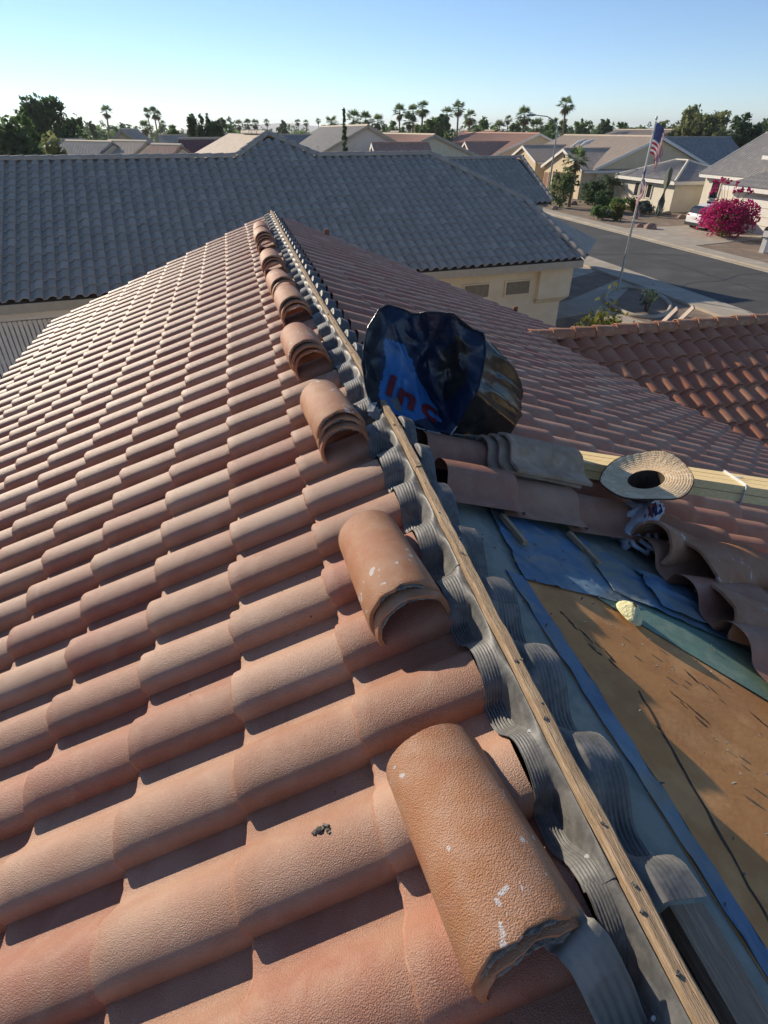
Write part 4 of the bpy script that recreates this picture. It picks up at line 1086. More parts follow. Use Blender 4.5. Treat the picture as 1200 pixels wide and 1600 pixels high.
def gable_parts(o, org, x0, x1, y0, y1, ev, rz_, axis, wall, roof, ov=.5, trim='trimw', th=.12):
    roof_ = roof+axis
    if axis == 'Y':
        xm = (x0+x1)/2; sl_ = (rz_-ev)/((x1-x0)/2)
        w = [(x0, ev), (xm, rz_), (x1, ev), (x1, 0), (x0, 0)]
        mb = MB()
        for yy, s_ in ((y0, 1), (y1, -1)): mb.slab([(x, yy, z-.06 if z else 0) for x, z in w], (0, .25*s_, 0))
        mb.prism([(x0, y0+.25), (x0+.25, y0+.25), (x0+.25, y1-.25), (x0, y1-.25)], 0, ev-.06); mb.prism([(x1-.25, y0+.25), (x1, y0+.25), (x1, y1-.25), (x1-.25, y1-.25)], 0, ev-.06)
        mb.build('wall', MT[wall], o, org)
        for s_, xe in ((-1, x0-ov), (1, x1+ov)):
            ze = ev-sl_*ov
            mb = MB(); mb.slab([(xm, y0-ov*.6, rz_), (xe, y0-ov*.6, ze), (xe, y1+ov*.6, ze), (xm, y1+ov*.6, rz_)], (0, 0, th)); tz = Vector((0, 0, th)); rows(mb, Vector((xm, y0-ov*.6, rz_))+tz, Vector((xm, y1+ov*.6, rz_))+tz, Vector((xe, y1+ov*.6, ze))+tz, Vector((xe, y0-ov*.6, ze))+tz); r_ = mb.build('roof_slope', MT[roof+axis], o, org)
            for yy in (y0-ov*.6-.02, y1+ov*.6+.02):
                mb = MB(); mb.bar((xm, yy, rz_+th*.3), (xe, yy, ze+th*.3), .04, .26, up=(0, 0, 1)); mb.build('barge_board', MT[trim], r_, org)
            mb = MB(); mb.box((xe+s_*.0, (y0+y1)/2, ze-.02), (.05, y1-y0+ov, .2)); mb.build('fascia', MT[trim], r_, org)
        mb = MB(); mb.tube([(xm, y0-ov*.6, rz_+th), (xm, y1+ov*.6, rz_+th)], .13, 8); mb.build('ridge_caps', MT[trim if trim != 'trimw' else roof+axis], o, org)
    else:
        ym = (y0+y1)/2; sl_ = (rz_-ev)/((y1-y0)/2)
        w = [(y0, ev), (ym, rz_), (y1, ev), (y1, 0), (y0, 0)]
        mb = MB()
        for xx, s_ in ((x0, 1), (x1, -1)): mb.slab([(xx, y, z-.06 if z else 0) for y, z in w], (.25*s_, 0, 0))
        mb.prism([(x0+.25, y0), (x1-.25, y0), (x1-.25, y0+.25), (x0+.25, y0+.25)], 0, ev-.06); mb.prism([(x0+.25, y1-.25), (x1-.25, y1-.25), (x1-.25, y1), (x0+.25, y1)], 0, ev-.06)
        mb.build('wall', MT[wall], o, org)
        for s_, ye in ((-1, y0-ov), (1, y1+ov)):
            ze = ev-sl_*ov
            mb = MB(); mb.slab([(x0-ov*.6, ym, rz_), (x1, ym, rz_), (x1, ye, ze), (x0-ov*.6, ye, ze)], (0, 0, th)); tz = Vector((0, 0, th)); rows(mb, Vector((x0-ov*.6, ym, rz_))+tz, Vector((x1, ym, rz_))+tz, Vector((x1, ye, ze))+tz, Vector((x0-ov*.6, ye, ze))+tz); r_ = mb.build('roof_slope', MT[roof+axis], o, org)
            mb = MB(); mb.bar((x0-ov*.6-.02, ym, rz_+th*.3), (x0-ov*.6-.02, ye, ze+th*.3), .04, .26, up=(0, 0, 1)); mb.build('barge_board', MT[trim], r_, org)
            mb = MB(); mb.box(((x0+x1)/2, ye, ze-.02), (x1-x0, .05, .2)); mb.build('fascia', MT[trim], r_, org)
        mb = MB(); mb.tube([(x0-ov*.6, ym, rz_+th), (x1, ym, rz_+th)], .13, 8); mb.build('ridge_caps', MT[trim if trim != 'trimw' else roof+axis], o, org)
def opening(o, org, c, size, m='glass', name='window', frame_='trimw', fw=.09):
    mb = MB(); mb.box(c, size); w = mb.build(name, MT[m], o, org)
    if frame_:
        mb = MB(); ax = 0 if size[0] < size[1] else 1
        for sg in (-1, 1):
            d = [0, 0, 0]; d[1-ax] = sg*(size[1-ax]/2+fw/2); s_ = list(size); s_[1-ax] = fw; s_[ax] += .06; s_[2] += 2*fw; mb.box([a+b_ for a, b_ in zip(c, d)], s_)
            s2 = list(size); s2[2] = fw; s2[ax] += .06; mb.box((c[0], c[1], c[2]+sg*(size[2]/2+fw/2)), s2)
        mb.build('frame', MT[frame_], w, org)
    return w
# --- tan house with yellow garage gables
oA = (43, 70, 0); hA = empty('tan_house', oA, 0, 'tan tile-roofed house across the street with a yellow sunlit garage gable', 'house')
gable_parts(hA, oA, 37.6, 50.8, 62.6, 83, 2.9, 5.5, 'Y', 'stucco2', 'rooftan')
gable_parts(hA, oA, 36, 43.6, 62.9, 71.3, 2.75, 4.35, 'X', 'stucco2', 'rooftan')
gable_parts(hA, oA, 36, 42.5, 73.9, 81.2, 3.1, 4.45, 'X', 'stucco2', 'rooftan')
gable_parts(hA, oA, 45, 57, 63.2, 72, 2.9, 5.35, 'X', 'stucco2', 'roofgrey')
opening(hA, oA, (35.99, 66.6, 1.15), (.1, 4.9, 2.3), 'wooddark', 'garage_door', 'stucco2')
opening(hA, oA, (35.99, 70.6, 1.05), (.1, .95, 2.1), 'pipe', 'door', 'stucco2')
for z in (3.35, 3.75): opening(hA, oA, (35.99, 67.1, z), (.08, .22, .22), 'glass', 'vent', None)
opening(hA, oA, (35.99, 77.5, 1.6), (.1, .7, .9), 'glass', 'window', 'stucco2'); opening(hA, oA, (35.99, 77.6, 3.5), (.08, .3, .3), 'glass', 'vent', None)
for y in (73.6, 75.4):
    mb = MB(); mb.tube([(41.2, y, 4.35), (42.0, y, 4.80), (42.9, y, 5.0), (43.4, y, 5.02)], [.22, .3, .3, .2], 8); mb.build('roof_duct', MT['trimw'], hA, oA)
# --- pink-roofed house farther along
oB = (44, 104, 0); hB = empty('pink_roofed_house', oB, 0, 'long pink tile-roofed house beyond the tan house with dark cross gables', 'house')
gable_parts(hB, oB, 36.8, 51.2, 90.5, 121, 2.9, 5.65, 'Y', 'stucco2', 'roofpink')
for (a, c, z) in ((91, 97.5, 4.6), (99.5, 106, 4.35), (112, 118, 4.2)): gable_parts(hB, oB, 34.5, 41.6, a, c, 2.8, z, 'X', 'stucco2', 'roofpink')
# --- white casita with hip roof
oW = (41, 55, 0); hW = empty('white_casita', oW, 0, 'small white hip-roofed building behind the flagpole and cactus', 'house')
mb = MB(); mb.prism([(38.1, 50.3), (44.8, 50.3), (44.8, 58.6), (38.1, 58.6)], 0, 2.35); mb.build('wall', MT['stuccow'], hW, oW)
ex0, ex1, ey0, ey1, ez = 37.6, 45.3, 49.8, 59.1, 2.38; xr, ra, rb, rz_ = 41.4, 53.7, 55.4, 3.75
for pts, r in (([(ex0, ey0, ez), (xr, ra, rz_), (xr, rb, rz_), (ex0, ey1, ez)], 'roofgreyY'), ([(ex1, ey0, ez), (ex1, ey1, ez), (xr, rb, rz_), (xr, ra, rz_)], 'roofgreyY'),
               ([(ex0, ey0, ez), (ex1, ey0, ez), (xr, ra, rz_)], 'roofgreyX'), ([(ex0, ey1, ez), (xr, rb, rz_), (ex1, ey1, ez)], 'roofgreyX')):
    mb = MB(); mb.slab(pts, (0, 0, .1)); z_ = Vector((0, 0, .1)); P_ = [Vector(p)+z_ for p in pts]
    if len(P_) == 4: rows(mb, P_[1], P_[2], P_[3], P_[0])
    mb.build('roof_slope', MT[r], hW, oW)
for a, c in (((ex0, ey0, ez+.1), (xr, ra, rz_+.1)), ((xr, ra, rz_+.1), (xr, rb, rz_+.1)), ((ex1, ey0, ez+.1), (xr, ra, rz_+.1)), ((ex0, ey1, ez+.1), (xr, rb, rz_+.1))):
    mb = MB(); mb.tube([a, c], .11, 7); mb.build('ridge_caps', MT['stuccow'], hW, oW)
mb = MB()
for c, s_ in (((ex0, (ey0+ey1)/2, ez-.05), (.06, ey1-ey0, .26)), (((ex0+ex1)/2, ey0, ez-.05), (ex1-ex0, .06, .26)), (((ex0+ex1)/2, ey1, ez-.05), (ex1-ex0, .06, .26)), ((ex1, (ey0+ey1)/2, ez-.05), (.06, ey1-ey0, .26))): mb.box(c, s_)
mb.build('fascia', MT['trimw'], hW, oW)
for y in (53.75, 54.75, 55.75): opening(hW, oW, (38.09, y, 1.45), (.08, .62, 1.05), 'glass', 'window', 'stuccow')
# --- white house with garage at the right edge
oC = (42, 40, 0); hC = empty('white_house', oC, 0, 'white two-level house with striped grey roofs and pale garage door at the right edge', 'house')
gable_parts(hC, oC, 38.9, 48.6, 28, 47.7, 3.3, 5.85, 'Y', 'stuccow', 'roofgrey')
mb = MB(); mb.prism([(36.3, 28), (39.2, 28), (39.2, 41.3), (36.3, 41.3)], 0, 2.6); mb.build('wall', MT['stuccow'], hC, oC)
mb = MB(); mb.slab([(35.7, 27.4, 2.68), (40.3, 27.4, 4.45), (40.3, 39.4, 4.45), (35.7, 41.8, 2.68)][::-1], (0, 0, .12)); rows(mb, (40.3, 27.4, 4.57), (40.3, 39.4, 4.57), (35.7, 41.8, 2.80), (35.7, 27.4, 2.80)); r_ = mb.build('roof_slope', MT['roofgreyY'], hC, oC)
mb = MB(); mb.slab([(35.7, 41.8, 2.68), (40.3, 39.4, 4.45), (40.3, 41.8, 3.2)], (0, 0, .12)); mb.build('roof_slope', MT['roofgreyY'], hC, oC)
mb = MB(); mb.box((35.68, 34.6, 2.66), (.06, 14.4, .26)); mb.box((37.6, 41.82, 2.66), (3.8, .06, .26)); mb.build('fascia', MT['trimw'], hC, oC)
opening(hC, oC, (36.29, 37.7, 1.1), (.08, 4.7, 2.15), 'trimw', 'garage_door', 'stuccow')
for k in range(3):
    mb = MB(); mb.box((36.24, 37.7, .55+.54*k), (.02, 4.7, .03)); mb.build('panel_joint', MT['fascia'], hC, oC)
opening(hC, oC, (38.89, 46.2, 2.1), (.08, .9, 1.2), 'glass', 'window', 'stuccow'); opening(hC, oC, (38.89, 46.2, .7), (.08, .9, 1.0), 'glass', 'window', 'stuccow')
opening(hC, oC, (38.89, 43.6, 1.2), (.08, 1.0, 2.2), 'wooddark', 'door', 'stuccow')
mb = MB(); mb.prism([(38.2, 34.5), (41, 34.5), (41, 40.5), (38.2, 40.5)], 3.2, 4.55); mb.build('wall', MT['stuccow'], hC, oC)
mb = MB(); mb.slab([(37.7, 34, 4.55), (42.4, 34, 6.0), (42.4, 41, 6.0), (37.7, 41, 4.55)][::-1], (0, 0, .12)); rows(mb, (42.4, 34, 6.12), (42.4, 41, 6.12), (37.7, 41, 4.67), (37.7, 34, 4.67)); mb.build('roof_slope', MT['roofgreyY'], hC, oC)
mb = MB(); mb.box((37.68, 37.5, 4.55), (.06, 7, .24)); mb.build('fascia', MT['trimw'], hC, oC)
opening(hC, oC, (38.19, 39.3, 3.9), (.08, .9, .7), 'glass', 'window', 'stuccow')
# --- houses between us and the skyline: (label, x0,x1,y0,y1, eave, ridge, axis, wall, roof, cross gables)
far = [
 ('grey-roofed gable house with a pale end wall behind the dark cypress', 8, 20, 67, 100, 3.6, 6.45, 'Y', 'stuccow', 'roofgrey', [], 0),
 ('pink-roofed house with two small yellow gables right of the dark cypress', 15, 28.5, 69.5, 94, 3.1, 5.65, 'Y', 'stucco', 'roofpink', [(13.4, 57.5, 64.5, 5.05), (13.6, 83, 90, 4.85)], 0),
 ('house with pale sunlit roof slab just over the left part of the grey ridge', -15.2, -7.0, 57, 65, 3.0, 5.25, 'X', 'stucco2', 'roofgrey', [], -55),
 ('house with tan sunlit roof slab right of the pale slab', -10.6, -4.6, 54, 62, 3.0, 5.3, 'X', 'stucco2', 'rooftan', [], -55),
 ('low brown-roofed house behind the left trees', -25, -13, 66, 74, 2.9, 5.3, 'X', 'stucco2', 'roofgrey', [], 0),
 ('small house with a pale gable roof left of the three tall palms', -15, -8, 84, 98, 3.6, 6.1, 'Y', 'stucco2', 'rooftan', [], 0),
 ('house with dark red roof just left of the grey roof peak', -3.5, 4, 56, 63, 3.0, 5.45, 'X', 'stucco2', 'roofred', [], 0),
 ('house with patchy salmon roof next to the dark red roof', -6.0, -2.2, 48, 55, 3.0, 5.15, 'X', 'stucco2', 'roofpink', [], -55),
 ('flat grey building beyond the middle left palms', -3, 4.5, 92, 100, 3.4, 5.6, 'X', 'stuccow', 'roofgrey', [], 0),
 ('pale blue-roofed house left of the big grey gable house', 4.5, 12, 92, 100, 3.2, 5.5, 'X', 'stuccow', 'roofgrey', [], 0),
 ('brown-walled house low between the left palms', -9, -2, 100, 108, 3.6, 5.4, 'X', 'stucco2', 'rooftan', [], 0),
 ('low tan roof seen beyond the tan house ridge', 60, 80, 96, 112, 3.2, 6.1, 'Y', 'stucco2', 'rooftan', [], 0),
 ('brown roof beyond the pink-roofed house', 48, 60, 128, 150, 3.2, 6.0, 'Y', 'stucco2', 'roofpink', [], 0),
 ('pale roof far behind the round green tree', 30, 42, 140, 158, 3.2, 5.8, 'Y', 'stuccow', 'roofgrey', [], 0),
]
for (lab, x0, x1, y0, y1, ev, rz_, ax, wl, rf, cg, rot) in far:
    oF = ((x0+x1)/2, (y0+y1)/2, 0); hF = empty('far_house', oF, rad(rot), lab, 'house', 'houses towards the skyline')
    gable_parts(hF, oF, x0, x1, y0, y1, ev, rz_, ax, wl, rf, trim='fascia')
    for (xa, a, c, z) in cg:
        gable_parts(hF, oF, xa, xa+5.2, a, c, ev-.2, z, 'X', wl, rf, trim='trimw')
        opening(hF, oF, (xa-.01, (a+c)/2, 1.5), (.08, 1.4, 1.2))

# ================================================================== TREES AND PALMS
palms = [(-26.6, 170.0, 11.04, 3.32, 'lone thin palm standing tall at the far left between the trees', 1),
 (-18.8, 190.0, 11.15, 2.76, 'leftmost palm of the tight trio left of centre', 0),
 (-16.7, 185.0, 11.29, 3.53, 'tallest bushy palm of the tight trio left of centre', 0),
 (-16.7, 195.0, 10.74, 2.86, 'right palm of the tight trio left of centre', 0),
 (-18.5, 230.0, 8.90, 2.62, 'small palm just right of the tight palm trio', 0),
 (-15.8, 150.0, 8.06, 3.38, 'low broad dark palm under the tight palm trio', 0),
 (4.8, 220.0, 9.01, 3.42, 'left one of three slim far palms above the grey roof peak', 0),
 (7.6, 220.0, 9.18, 3.44, 'middle one of three slim far palms above the grey roof peak', 0),
 (9.9, 220.0, 9.19, 3.46, 'right one of three slim far palms above the grey roof peak', 0),
 (18.4, 300.0, 10.29, 3.29, 'tiny far palm alone right of the three slim palms', 0),
 (27.5, 260.0, 9.79, 2.91, 'tiny far palm left of the grey gable house, first of two', 0),
 (30.6, 260.0, 9.60, 2.93, 'tiny far palm left of the grey gable house, second of two', 0),
 (38.0, 280.0, 10.30, 2.47, 'tiny far palm just above the grey gable ridge left of the cypress', 0),
 (23.2, 150.0, 9.09, 3.80, 'squat palm immediately left of the dark cypress', 0),
 (24.4, 130.0, 9.52, 3.99, 'bushy palm right of the dark cypress, first of two', 0),
 (27.8, 135.0, 9.56, 4.01, 'bushy palm right of the dark cypress, second of two', 0),
 (29.6, 132.0, 8.89, 3.45, 'dark palm standing right of the two bushy palms', 0),
 (33.5, 130.0, 10.48, 3.25, 'palm standing a little apart left of the central tall palms', 0),
 (36.2, 130.0, 10.39, 3.28, 'middle palm of the central tall group', 0),
 (36.9, 126.0, 10.96, 3.35, 'tallest palm of the central tall group', 0),
 (34.9, 128.0, 8.94, 3.41, 'lowest shaggy palm of the central tall group', 0),
 (49.7, 150.0, 10.74, 3.47, 'shorter palm rising from the round green tree', 0),
 (51.0, 146.0, 11.67, 3.78, 'taller palm right of the round green tree', 0),
 (47.9, 130.0, 9.66, 3.42, 'shaggy palm right of the palm pair by the round tree', 0),
 (54.4, 130.0, 8.01, 3.71, 'low bushy palm above the pink roof', 0),
 (86.3, 200.0, 10.14, 3.15, 'small thin far palm above the pink roof', 0),
 (51.3, 112.0, 9.69, 3.54, 'stout palm left of the street lamp', 0),
 (53.9, 112.0, 8.06, 3.61, 'lower palm just left of the street lamp head', 0),
 (62.4, 118.0, 11.55, 3.63, 'tall slender palm rising behind the tan house roof', -1)]
for k, (x, y, top, w, lab, lean) in enumerate(palms):
    palm(lab, x, y, top, w, 50+k, True, lean, 'tall fan palms on the skyline', rz=k*.7)
trees = [(-17.3, 78.0, 9.08, 7.92, 'big dark loose-crowned tree at the left, tallest on that side', 'leafdark', 0.2, 4680, 0.28600000000000003),
 (-14.4, 52.0, 6.96, 4.73, 'dark dense tree cut by the left edge of the photo', 'leafdark', 0.12, 3900, 0.22000000000000003),
 (-15.3, 60.0, 7.25, 3.47, 'mid green tree between the two dark left trees', 'leaf', 0.2, 1950, 0.24200000000000002),
 (-17.2, 85.0, 6.08, 4.27, 'low pale green tree right of the big dark left tree', 'leafolive', 0.25, 1170, 0.28600000000000003),
 (-29.5, 170.0, 7.91, 1.72, 'small round-headed tree beside the lone thin palm', 'leafdark', 0.55, 390, 0.385),
 (-3.7, 88.0, 7.82, 2.45, 'spiky dark conifer-like tree left of its twin', 'leafdark', 0.15, 1430, 0.275),
 (-1.6, 86.0, 7.79, 3.16, 'broad dark spiky tree behind the salmon roof', 'leafdark', 0.12, 1950, 0.275),
 (-7.5, 110.0, 6.85, 4.69, 'low green tree beside the spiky dark trees', 'leaf', 0.2, 910, 0.385),
 (-0.3, 140.0, 7.98, 7.67, 'dark feathery tree mass above the grey roof peak', 'leafdark', 0.2, 1300, 0.462),
 (16.6, 200.0, 8.79, 5.92, 'round tree right of the grey roof peak', 'leafdark', 0.25, 650, 0.55),
 (36.5, 150.0, 7.98, 8.46, 'bright green tree left of the central tall palms', 'leaf', 0.15, 1560, 0.462),
 (27.4, 160.0, 7.82, 6.46, 'green tree behind the dark cypress', 'leaf', 0.2, 910, 0.49500000000000005),
 (31.4, 150.0, 7.97, 7.25, 'green tree under the two bushy palms', 'leaf', 0.2, 1170, 0.49500000000000005),
 (39.4, 122.0, 8.35, 8.02, 'round bright green tree right of the central palms', 'leaf', 0.15, 2340, 0.396),
 (38.9, 135.0, 7.60, 6.76, 'shaggy olive growth round the central palm trunks', 'leafolive', 0.15, 1170, 0.44000000000000006),
 (54.2, 140.0, 8.14, 6.57, 'green tree between the shaggy palm and the low palm', 'leaf', 0.2, 1040, 0.462),
 (62.1, 140.0, 7.71, 7.49, 'green tree above the right end of the pink roof', 'leaf', 0.2, 1040, 0.462),
 (77.0, 150.0, 8.34, 7.01, 'green tree behind the street lamp', 'leaf', 0.2, 910, 0.462),
 (89.8, 160.0, 7.96, 5.85, 'small green tree right of the tall slender palm', 'leaf', 0.2, 650, 0.49500000000000005),
 (89.7, 150.0, 8.12, 6.42, 'dark green tree above the tan roof ridge, left one', 'leafdark', 0.2, 780, 0.49500000000000005),
 (94.9, 150.0, 8.13, 6.51, 'green tree above the tan roof ridge, right one', 'leaf', 0.2, 780, 0.49500000000000005),
 (85.8, 120.0, 7.56, 8.98, 'olive tree just right of the upper flag', 'leafolive', 0.15, 1560, 0.396),
 (71.8, 95.0, 9.34, 7.42, 'tallest olive tree of the right-hand grove, loose-crowned', 'leafolive', 0.15, 2860, 0.30800000000000005),
 (74.2, 92.0, 8.88, 9.61, 'wide olive tree in the middle of the right-hand grove', 'leafolive', 0.1, 3900, 0.30800000000000005),
 (79.0, 92.0, 8.26, 8.69, 'dark tree at the right end of the grove behind the white house', 'leafdark', 0.1, 3120, 0.30800000000000005),
 (91.1, 100.0, 8.10, 9.66, 'dark tree cut by the right edge of the photo', 'leafdark', 0.1, 2340, 0.33),
 (84.5, 125.0, 6.53, 6.66, 'low green tree behind the upper flag', 'leaf', 0.15, 910, 0.41800000000000004),
 (78.0, 100.0, 7.35, 12.28, 'lower olive crown filling the right-hand grove', 'leafolive', 0.05, 2860, 0.30800000000000005)]
for k, (x, y, top, w, lab, m_, base, n_, size) in enumerate(trees):
    tree(lab, x, y, top, w, m_, n_, size, base, 200+k, 8, 'trees beyond the grey roof')
cx, cy, ct = (11.30, 65, 8.05)
cyp = empty('cypress', (cx, cy, 0), 0, 'single dark pencil-thin cypress in front of the grey gable house', 'tree')
mb = MB(); leafcloud(mb, [((cx, cy, ct*(.2+.08*k)), ((.42-.012*k*k*.38)*1.0, (.42-.012*k*k*.38), ct*.07), 190) for k in range(0, 10)]+[((cx, cy, ct*.95), (.10, .10, ct*.06), 60)], .12, 3)
mb.build('crown', MT['leafdark'], cyp, (cx, cy, 0)); mb = MB(); mb.tube([(cx, cy, 0), (cx, cy, ct*.9)], [.14, .03], 6); mb.build('trunk', MT['bark'], cyp, (cx, cy, 0))
# far wood as one mass
mb = MB(); r2 = random.Random(77)
for k in range(330):
    y = r2.uniform(170, 520); x = y*r2.uniform(-.36, 1.05); h = r2.uniform(4.5, 8.5)*(1+.35*(y > 300)); w = r2.uniform(5, 11)
    leafcloud(mb, [((x, y, h*.55), (w*.5, w*.5, h*.45), 46)], .9, k+900, mi=r2.randrange(2))
o = mb.build('far_wood', [MT['leaf'], MT['leafdark']]); tag(o, 'low dark green band of distant trees along the whole horizon', 'wood', kind='stuff')
# mountains
mb = MB()
def mtn(u, v):
    a = rad(-60+130*u); R = 4200+1300*v
    h = max(0, 44*(nz(u*9, 1, 4)+.2)+20*nz(u*31, 2, 4)+7*nz(u*90, 3, 1)+8)*math.sin(math.pi*min(1, v*1.0)) if 0 < v < 1 else 0
    return (R*math.sin(a), R*math.cos(a), h-2)
mb.grid(mtn, 260, 8); struct(mb.build('mountains', MT['mount']))

# --- front yard plants across the street
palm('thick-trunked fan palm in the shady yard, taller of the two by the garage', 31.6, 56.6, 5.0, 2.6, 7, True)
bush('shrub', 'tall leafy green shrub palm left of the thick-trunked fan palm', 30.4, 56.2, 2.3, 3.4, 'palm', 1100, .16, seed=3)
bush('bush', 'dark round clipped bush right behind the thick-trunked palm', 34.6, 58.2, 2.8, 2.3, 'leafdark', 1500, .16, seed=4)
bush('bush', 'dark clipped bush in the shade of the tan house wall', 34.6, 55.4, 1.8, 1.5, 'leafdark', 1100, .13, seed=5)
sago('large feathery palm clump against the shaded wall of the tan house', 37.6, 59.4, 3.6, 2.3, 31, 1.6, nf=46, name='palm_clump', tr=.3)
for (x, y, w, h, m_, lab, s_) in [(29.4, 47.6, 1.5, 1.1, 'leaf', 'round green bush nearest the pavement, left of the yellow bush', 6), (33.2, 53.2, 1.7, 1.3, 'leaf', 'round green bush farthest back in the gravel bed', 7),
        (33.2, 50.8, 1.9, 1.4, 'leaf', 'larger round green bush behind the yellow bush', 8), (30.4, 46.4, 1.1, 1.4, 'leafyellow', 'yellow-green bush standing by the pavement left of the flagpole', 9),
        (35.6, 51.6, 2.0, 1.2, 'leafyellow', 'yellowish bush against the white casita wall', 10), (30.9, 48.5, 1.2, .6, 'leafsilver', 'low grey-green ground shrub between the round bushes', 11),
        (35.3, 49.8, 1.5, 1.1, 'leafsilver', 'silvery shrub at the foot of the tall cactus', 12), (38.9, 57.2, 1.2, .9, 'leafolive', 'olive bush at the left corner of the white casita', 13)]:
    bush('bush', lab, x, y, w, h, m_, 900, .12, 'bush', 'bushes in the gravel yards', seed=s_)
sc_ = MB(); cx_, cy_ = 36.6, 49.6
sc_.tube([(cx_, cy_, -.05), (cx_, cy_, 1.0), (cx_+.05, cy_, 2.4), (cx_+.12, cy_, 3.3), (cx_+.14, cy_, 3.55)], [.22, .27, .27, .22, .08], 12)
o = sc_.build('cactus', MT['cactus'], None, (cx_, cy_, 0)); tag(o, 'tall single column cactus in front of the white casita', 'cactus')
mb = MB(); ag = Vector((35.0, 47.6, .05)); r2 = random.Random(5)
for k in range(34):
    a = r2.uniform(0, 6.28); e_ = rad(r2.uniform(15, 80)); L = r2.uniform(.7, 1.05); d = Vector((math.cos(a)*math.cos(e_), math.sin(a)*math.cos(e_), math.sin(e_))); s_ = d.cross(Vector((0, 0, 1))).normalized()*.075; u = s_.cross(d).normalized()*.03
    mb.add([ag-s_*.6, ag+d*L*.5-s_, ag+d*L, ag+d*L*.5+s_, ag+s_*.6, ag+d*L*.5-u], [(0, 5, 1), (0, 4, 5), (1, 5, 2), (5, 3, 2), (4, 3, 5)])
o = mb.build('agave', MT['leafsilver'], None, tuple(ag)); tag(o, 'spiky grey-green agave in the gravel right of the flagpole', 'agave')
def rock(x, y, s_, lab, seed):
    mb = MB()
    mb.grid(lambda u, v: (x+s_*math.cos(2*math.pi*u)*math.sin(math.pi*v)*(1+.35*nz(math.cos(6.28*u)*1.6, math.sin(6.28*u)*1.6, seed+v*2)), y+s_*.8*math.sin(2*math.pi*u)*math.sin(math.pi*v)*(1+.3*nz(u*3, v*3, seed)), s_*.25+s_*.65*math.cos(math.pi*v)), 12, 7, 0, False)
    o = mb.build('rock', MT['rock'], None, (x, y, 0)); tag(o, lab, 'rock', 'rocks in the gravel yards')
for (x, y, s_, lab) in [(30.0, 42.6, .33, 'smaller left rock of the pair by the driveway corner'), (30.3, 41.7, .48, 'largest rock beside the driveway corner'), (32.6, 47.2, .3, 'brown rock left of the agave'),
                        (37.2, 49.2, .3, 'pale rock at the corner of the white casita'), (36.6, 46.6, .35, 'rock lying in the shade right of the agave'), (29.3, 55, .35, 'pale rock below the leafy shrub palm'), (33, 58.2, .4, 'pale flat rock in the shade between palm trunks')]:
    rock(x, y, s_, lab, x)
sago('dark low sago palm between the white casita and the white house', 42.0, 50.2, 2.6, 1.35, 33, 1.5)
bush('bush', 'rusty orange shrub beside the dark sago palm', 41.6, 48.2, 1.3, 1.6, 'deadfrond', 420, .08, seed=21)
bg = bush('bougainvillea', 'big magenta flowering bush beside the parked white car', 32.7, 37.2, 3.7, 2.3, 'petal', 5200, .10, 'bush', None, 3.5, 30,
     lambda o: (lambda mb: (leafcloud(mb, [((32.8, 37.1, 1.1), (1.5, 1.5, .9), 900), ((33.2, 36.8, .5), (1.4, 1.4, .45), 300)], .07, 99), mb.build('green_leaves', MT['leafolive'], o, (32.7, 37.2, 0))))(MB()))
mb = MB(); r2 = random.Random(8)
for k in range(12):
    a = r2.uniform(0, 6.28); tx, ty, tz = 32.9+1.3*math.cos(a), 37.3+1.3*math.sin(a), r2.uniform(2.6, 3.3); mb.tube([(32.8, 37.2, .3), (32.8+.6*math.cos(a), 37.2+.6*math.sin(a), 1.6), (tx, ty, tz)], [.03, .02, .008], 5)
    leafcloud(mb, [((tx, ty, tz), (.22, .22, .2), 40)], .075, k+70, 1)
mb.build('flower_stems', [MT['bark'], MT['petal']], bg, (32.7, 37.2, 0))
bush('bush', 'green bush at the right edge of the photo beside the garage door', 35.0, 33.6, 2.2, 2.3, 'leafolive', 900, .1, seed=22)
bush('bush', 'green bush behind the side wing next to the ladder top', 8.75, 13.2, 1.7, 2.95, 'leafyellow', 1400, .07, seed=23)
bush('bush', 'thin dark shrub standing inside the kerbed bed', 16.0, 21.0, .9, 1.1, 'leafdark', 120, .06, seed=24)
sago('spiky palm fronds rising behind the grey ridge beside the left trees', *(-8.62, 38.00, 5.57, 1.70), 40, 3.6, nf=40)
bush('bush', 'bright yellow-green feathery bush behind the left end of the grey ridge', *(-10.00, 44.00, 1.68, 6.20), 'leafolive', 1500, .2, seed=25)
sago('spread palm fronds in front of the pink-roofed house with yellow gables', *(15.30, 58.00, 5.31, 2.20), 41, 3.3, nf=40)
bush('bush', 'grey-green tree-like bush rising just behind the notch of the grey ridge', *(4.74, 36.00, 1.29, 6.06), 'leafsilver', 1500, .13, seed=26)
sago('yellow-green palm fronds beside the bush at the notch of the grey ridge', *(5.15, 34.00, 5.42, 1.40), 42, 3.2, nf=30, mname='leafolive')

# ================================================================== STREET THINGS
# flagpole with two flags
FB = Vector((16.81, 24.4, 0)); fp = empty('flagpole', tuple(FB), 0, 'tall white flagpole standing in the kerbed bed by the pavement', 'flagpole')
tip = Vector((16.86, 24.4, 6.6))
mb = MB(); mb.tube([FB, FB.lerp(tip, .44)], .052, 10); mb.tube([FB.lerp(tip, .44), FB.lerp(tip, .445)], .058, 10); mb.build('lower_tube', MT['steel'], fp, tuple(FB))
mb = MB(); mb.tube([FB.lerp(tip, .445), FB.lerp(tip, .985)], [.043, .034], 10); mb.build('upper_tube', MT['trimw'], fp, tuple(FB))
mb = MB(); mb.tube([tip+Vector((0, 0, -.08)), tip+Vector((0, 0, -.03)), tip+Vector((0, 0, .03)), tip+Vector((0, 0, .06))], [.02, .05, .045, .01], 10); mb.build('finial', MT['steel'], fp, tuple(FB))
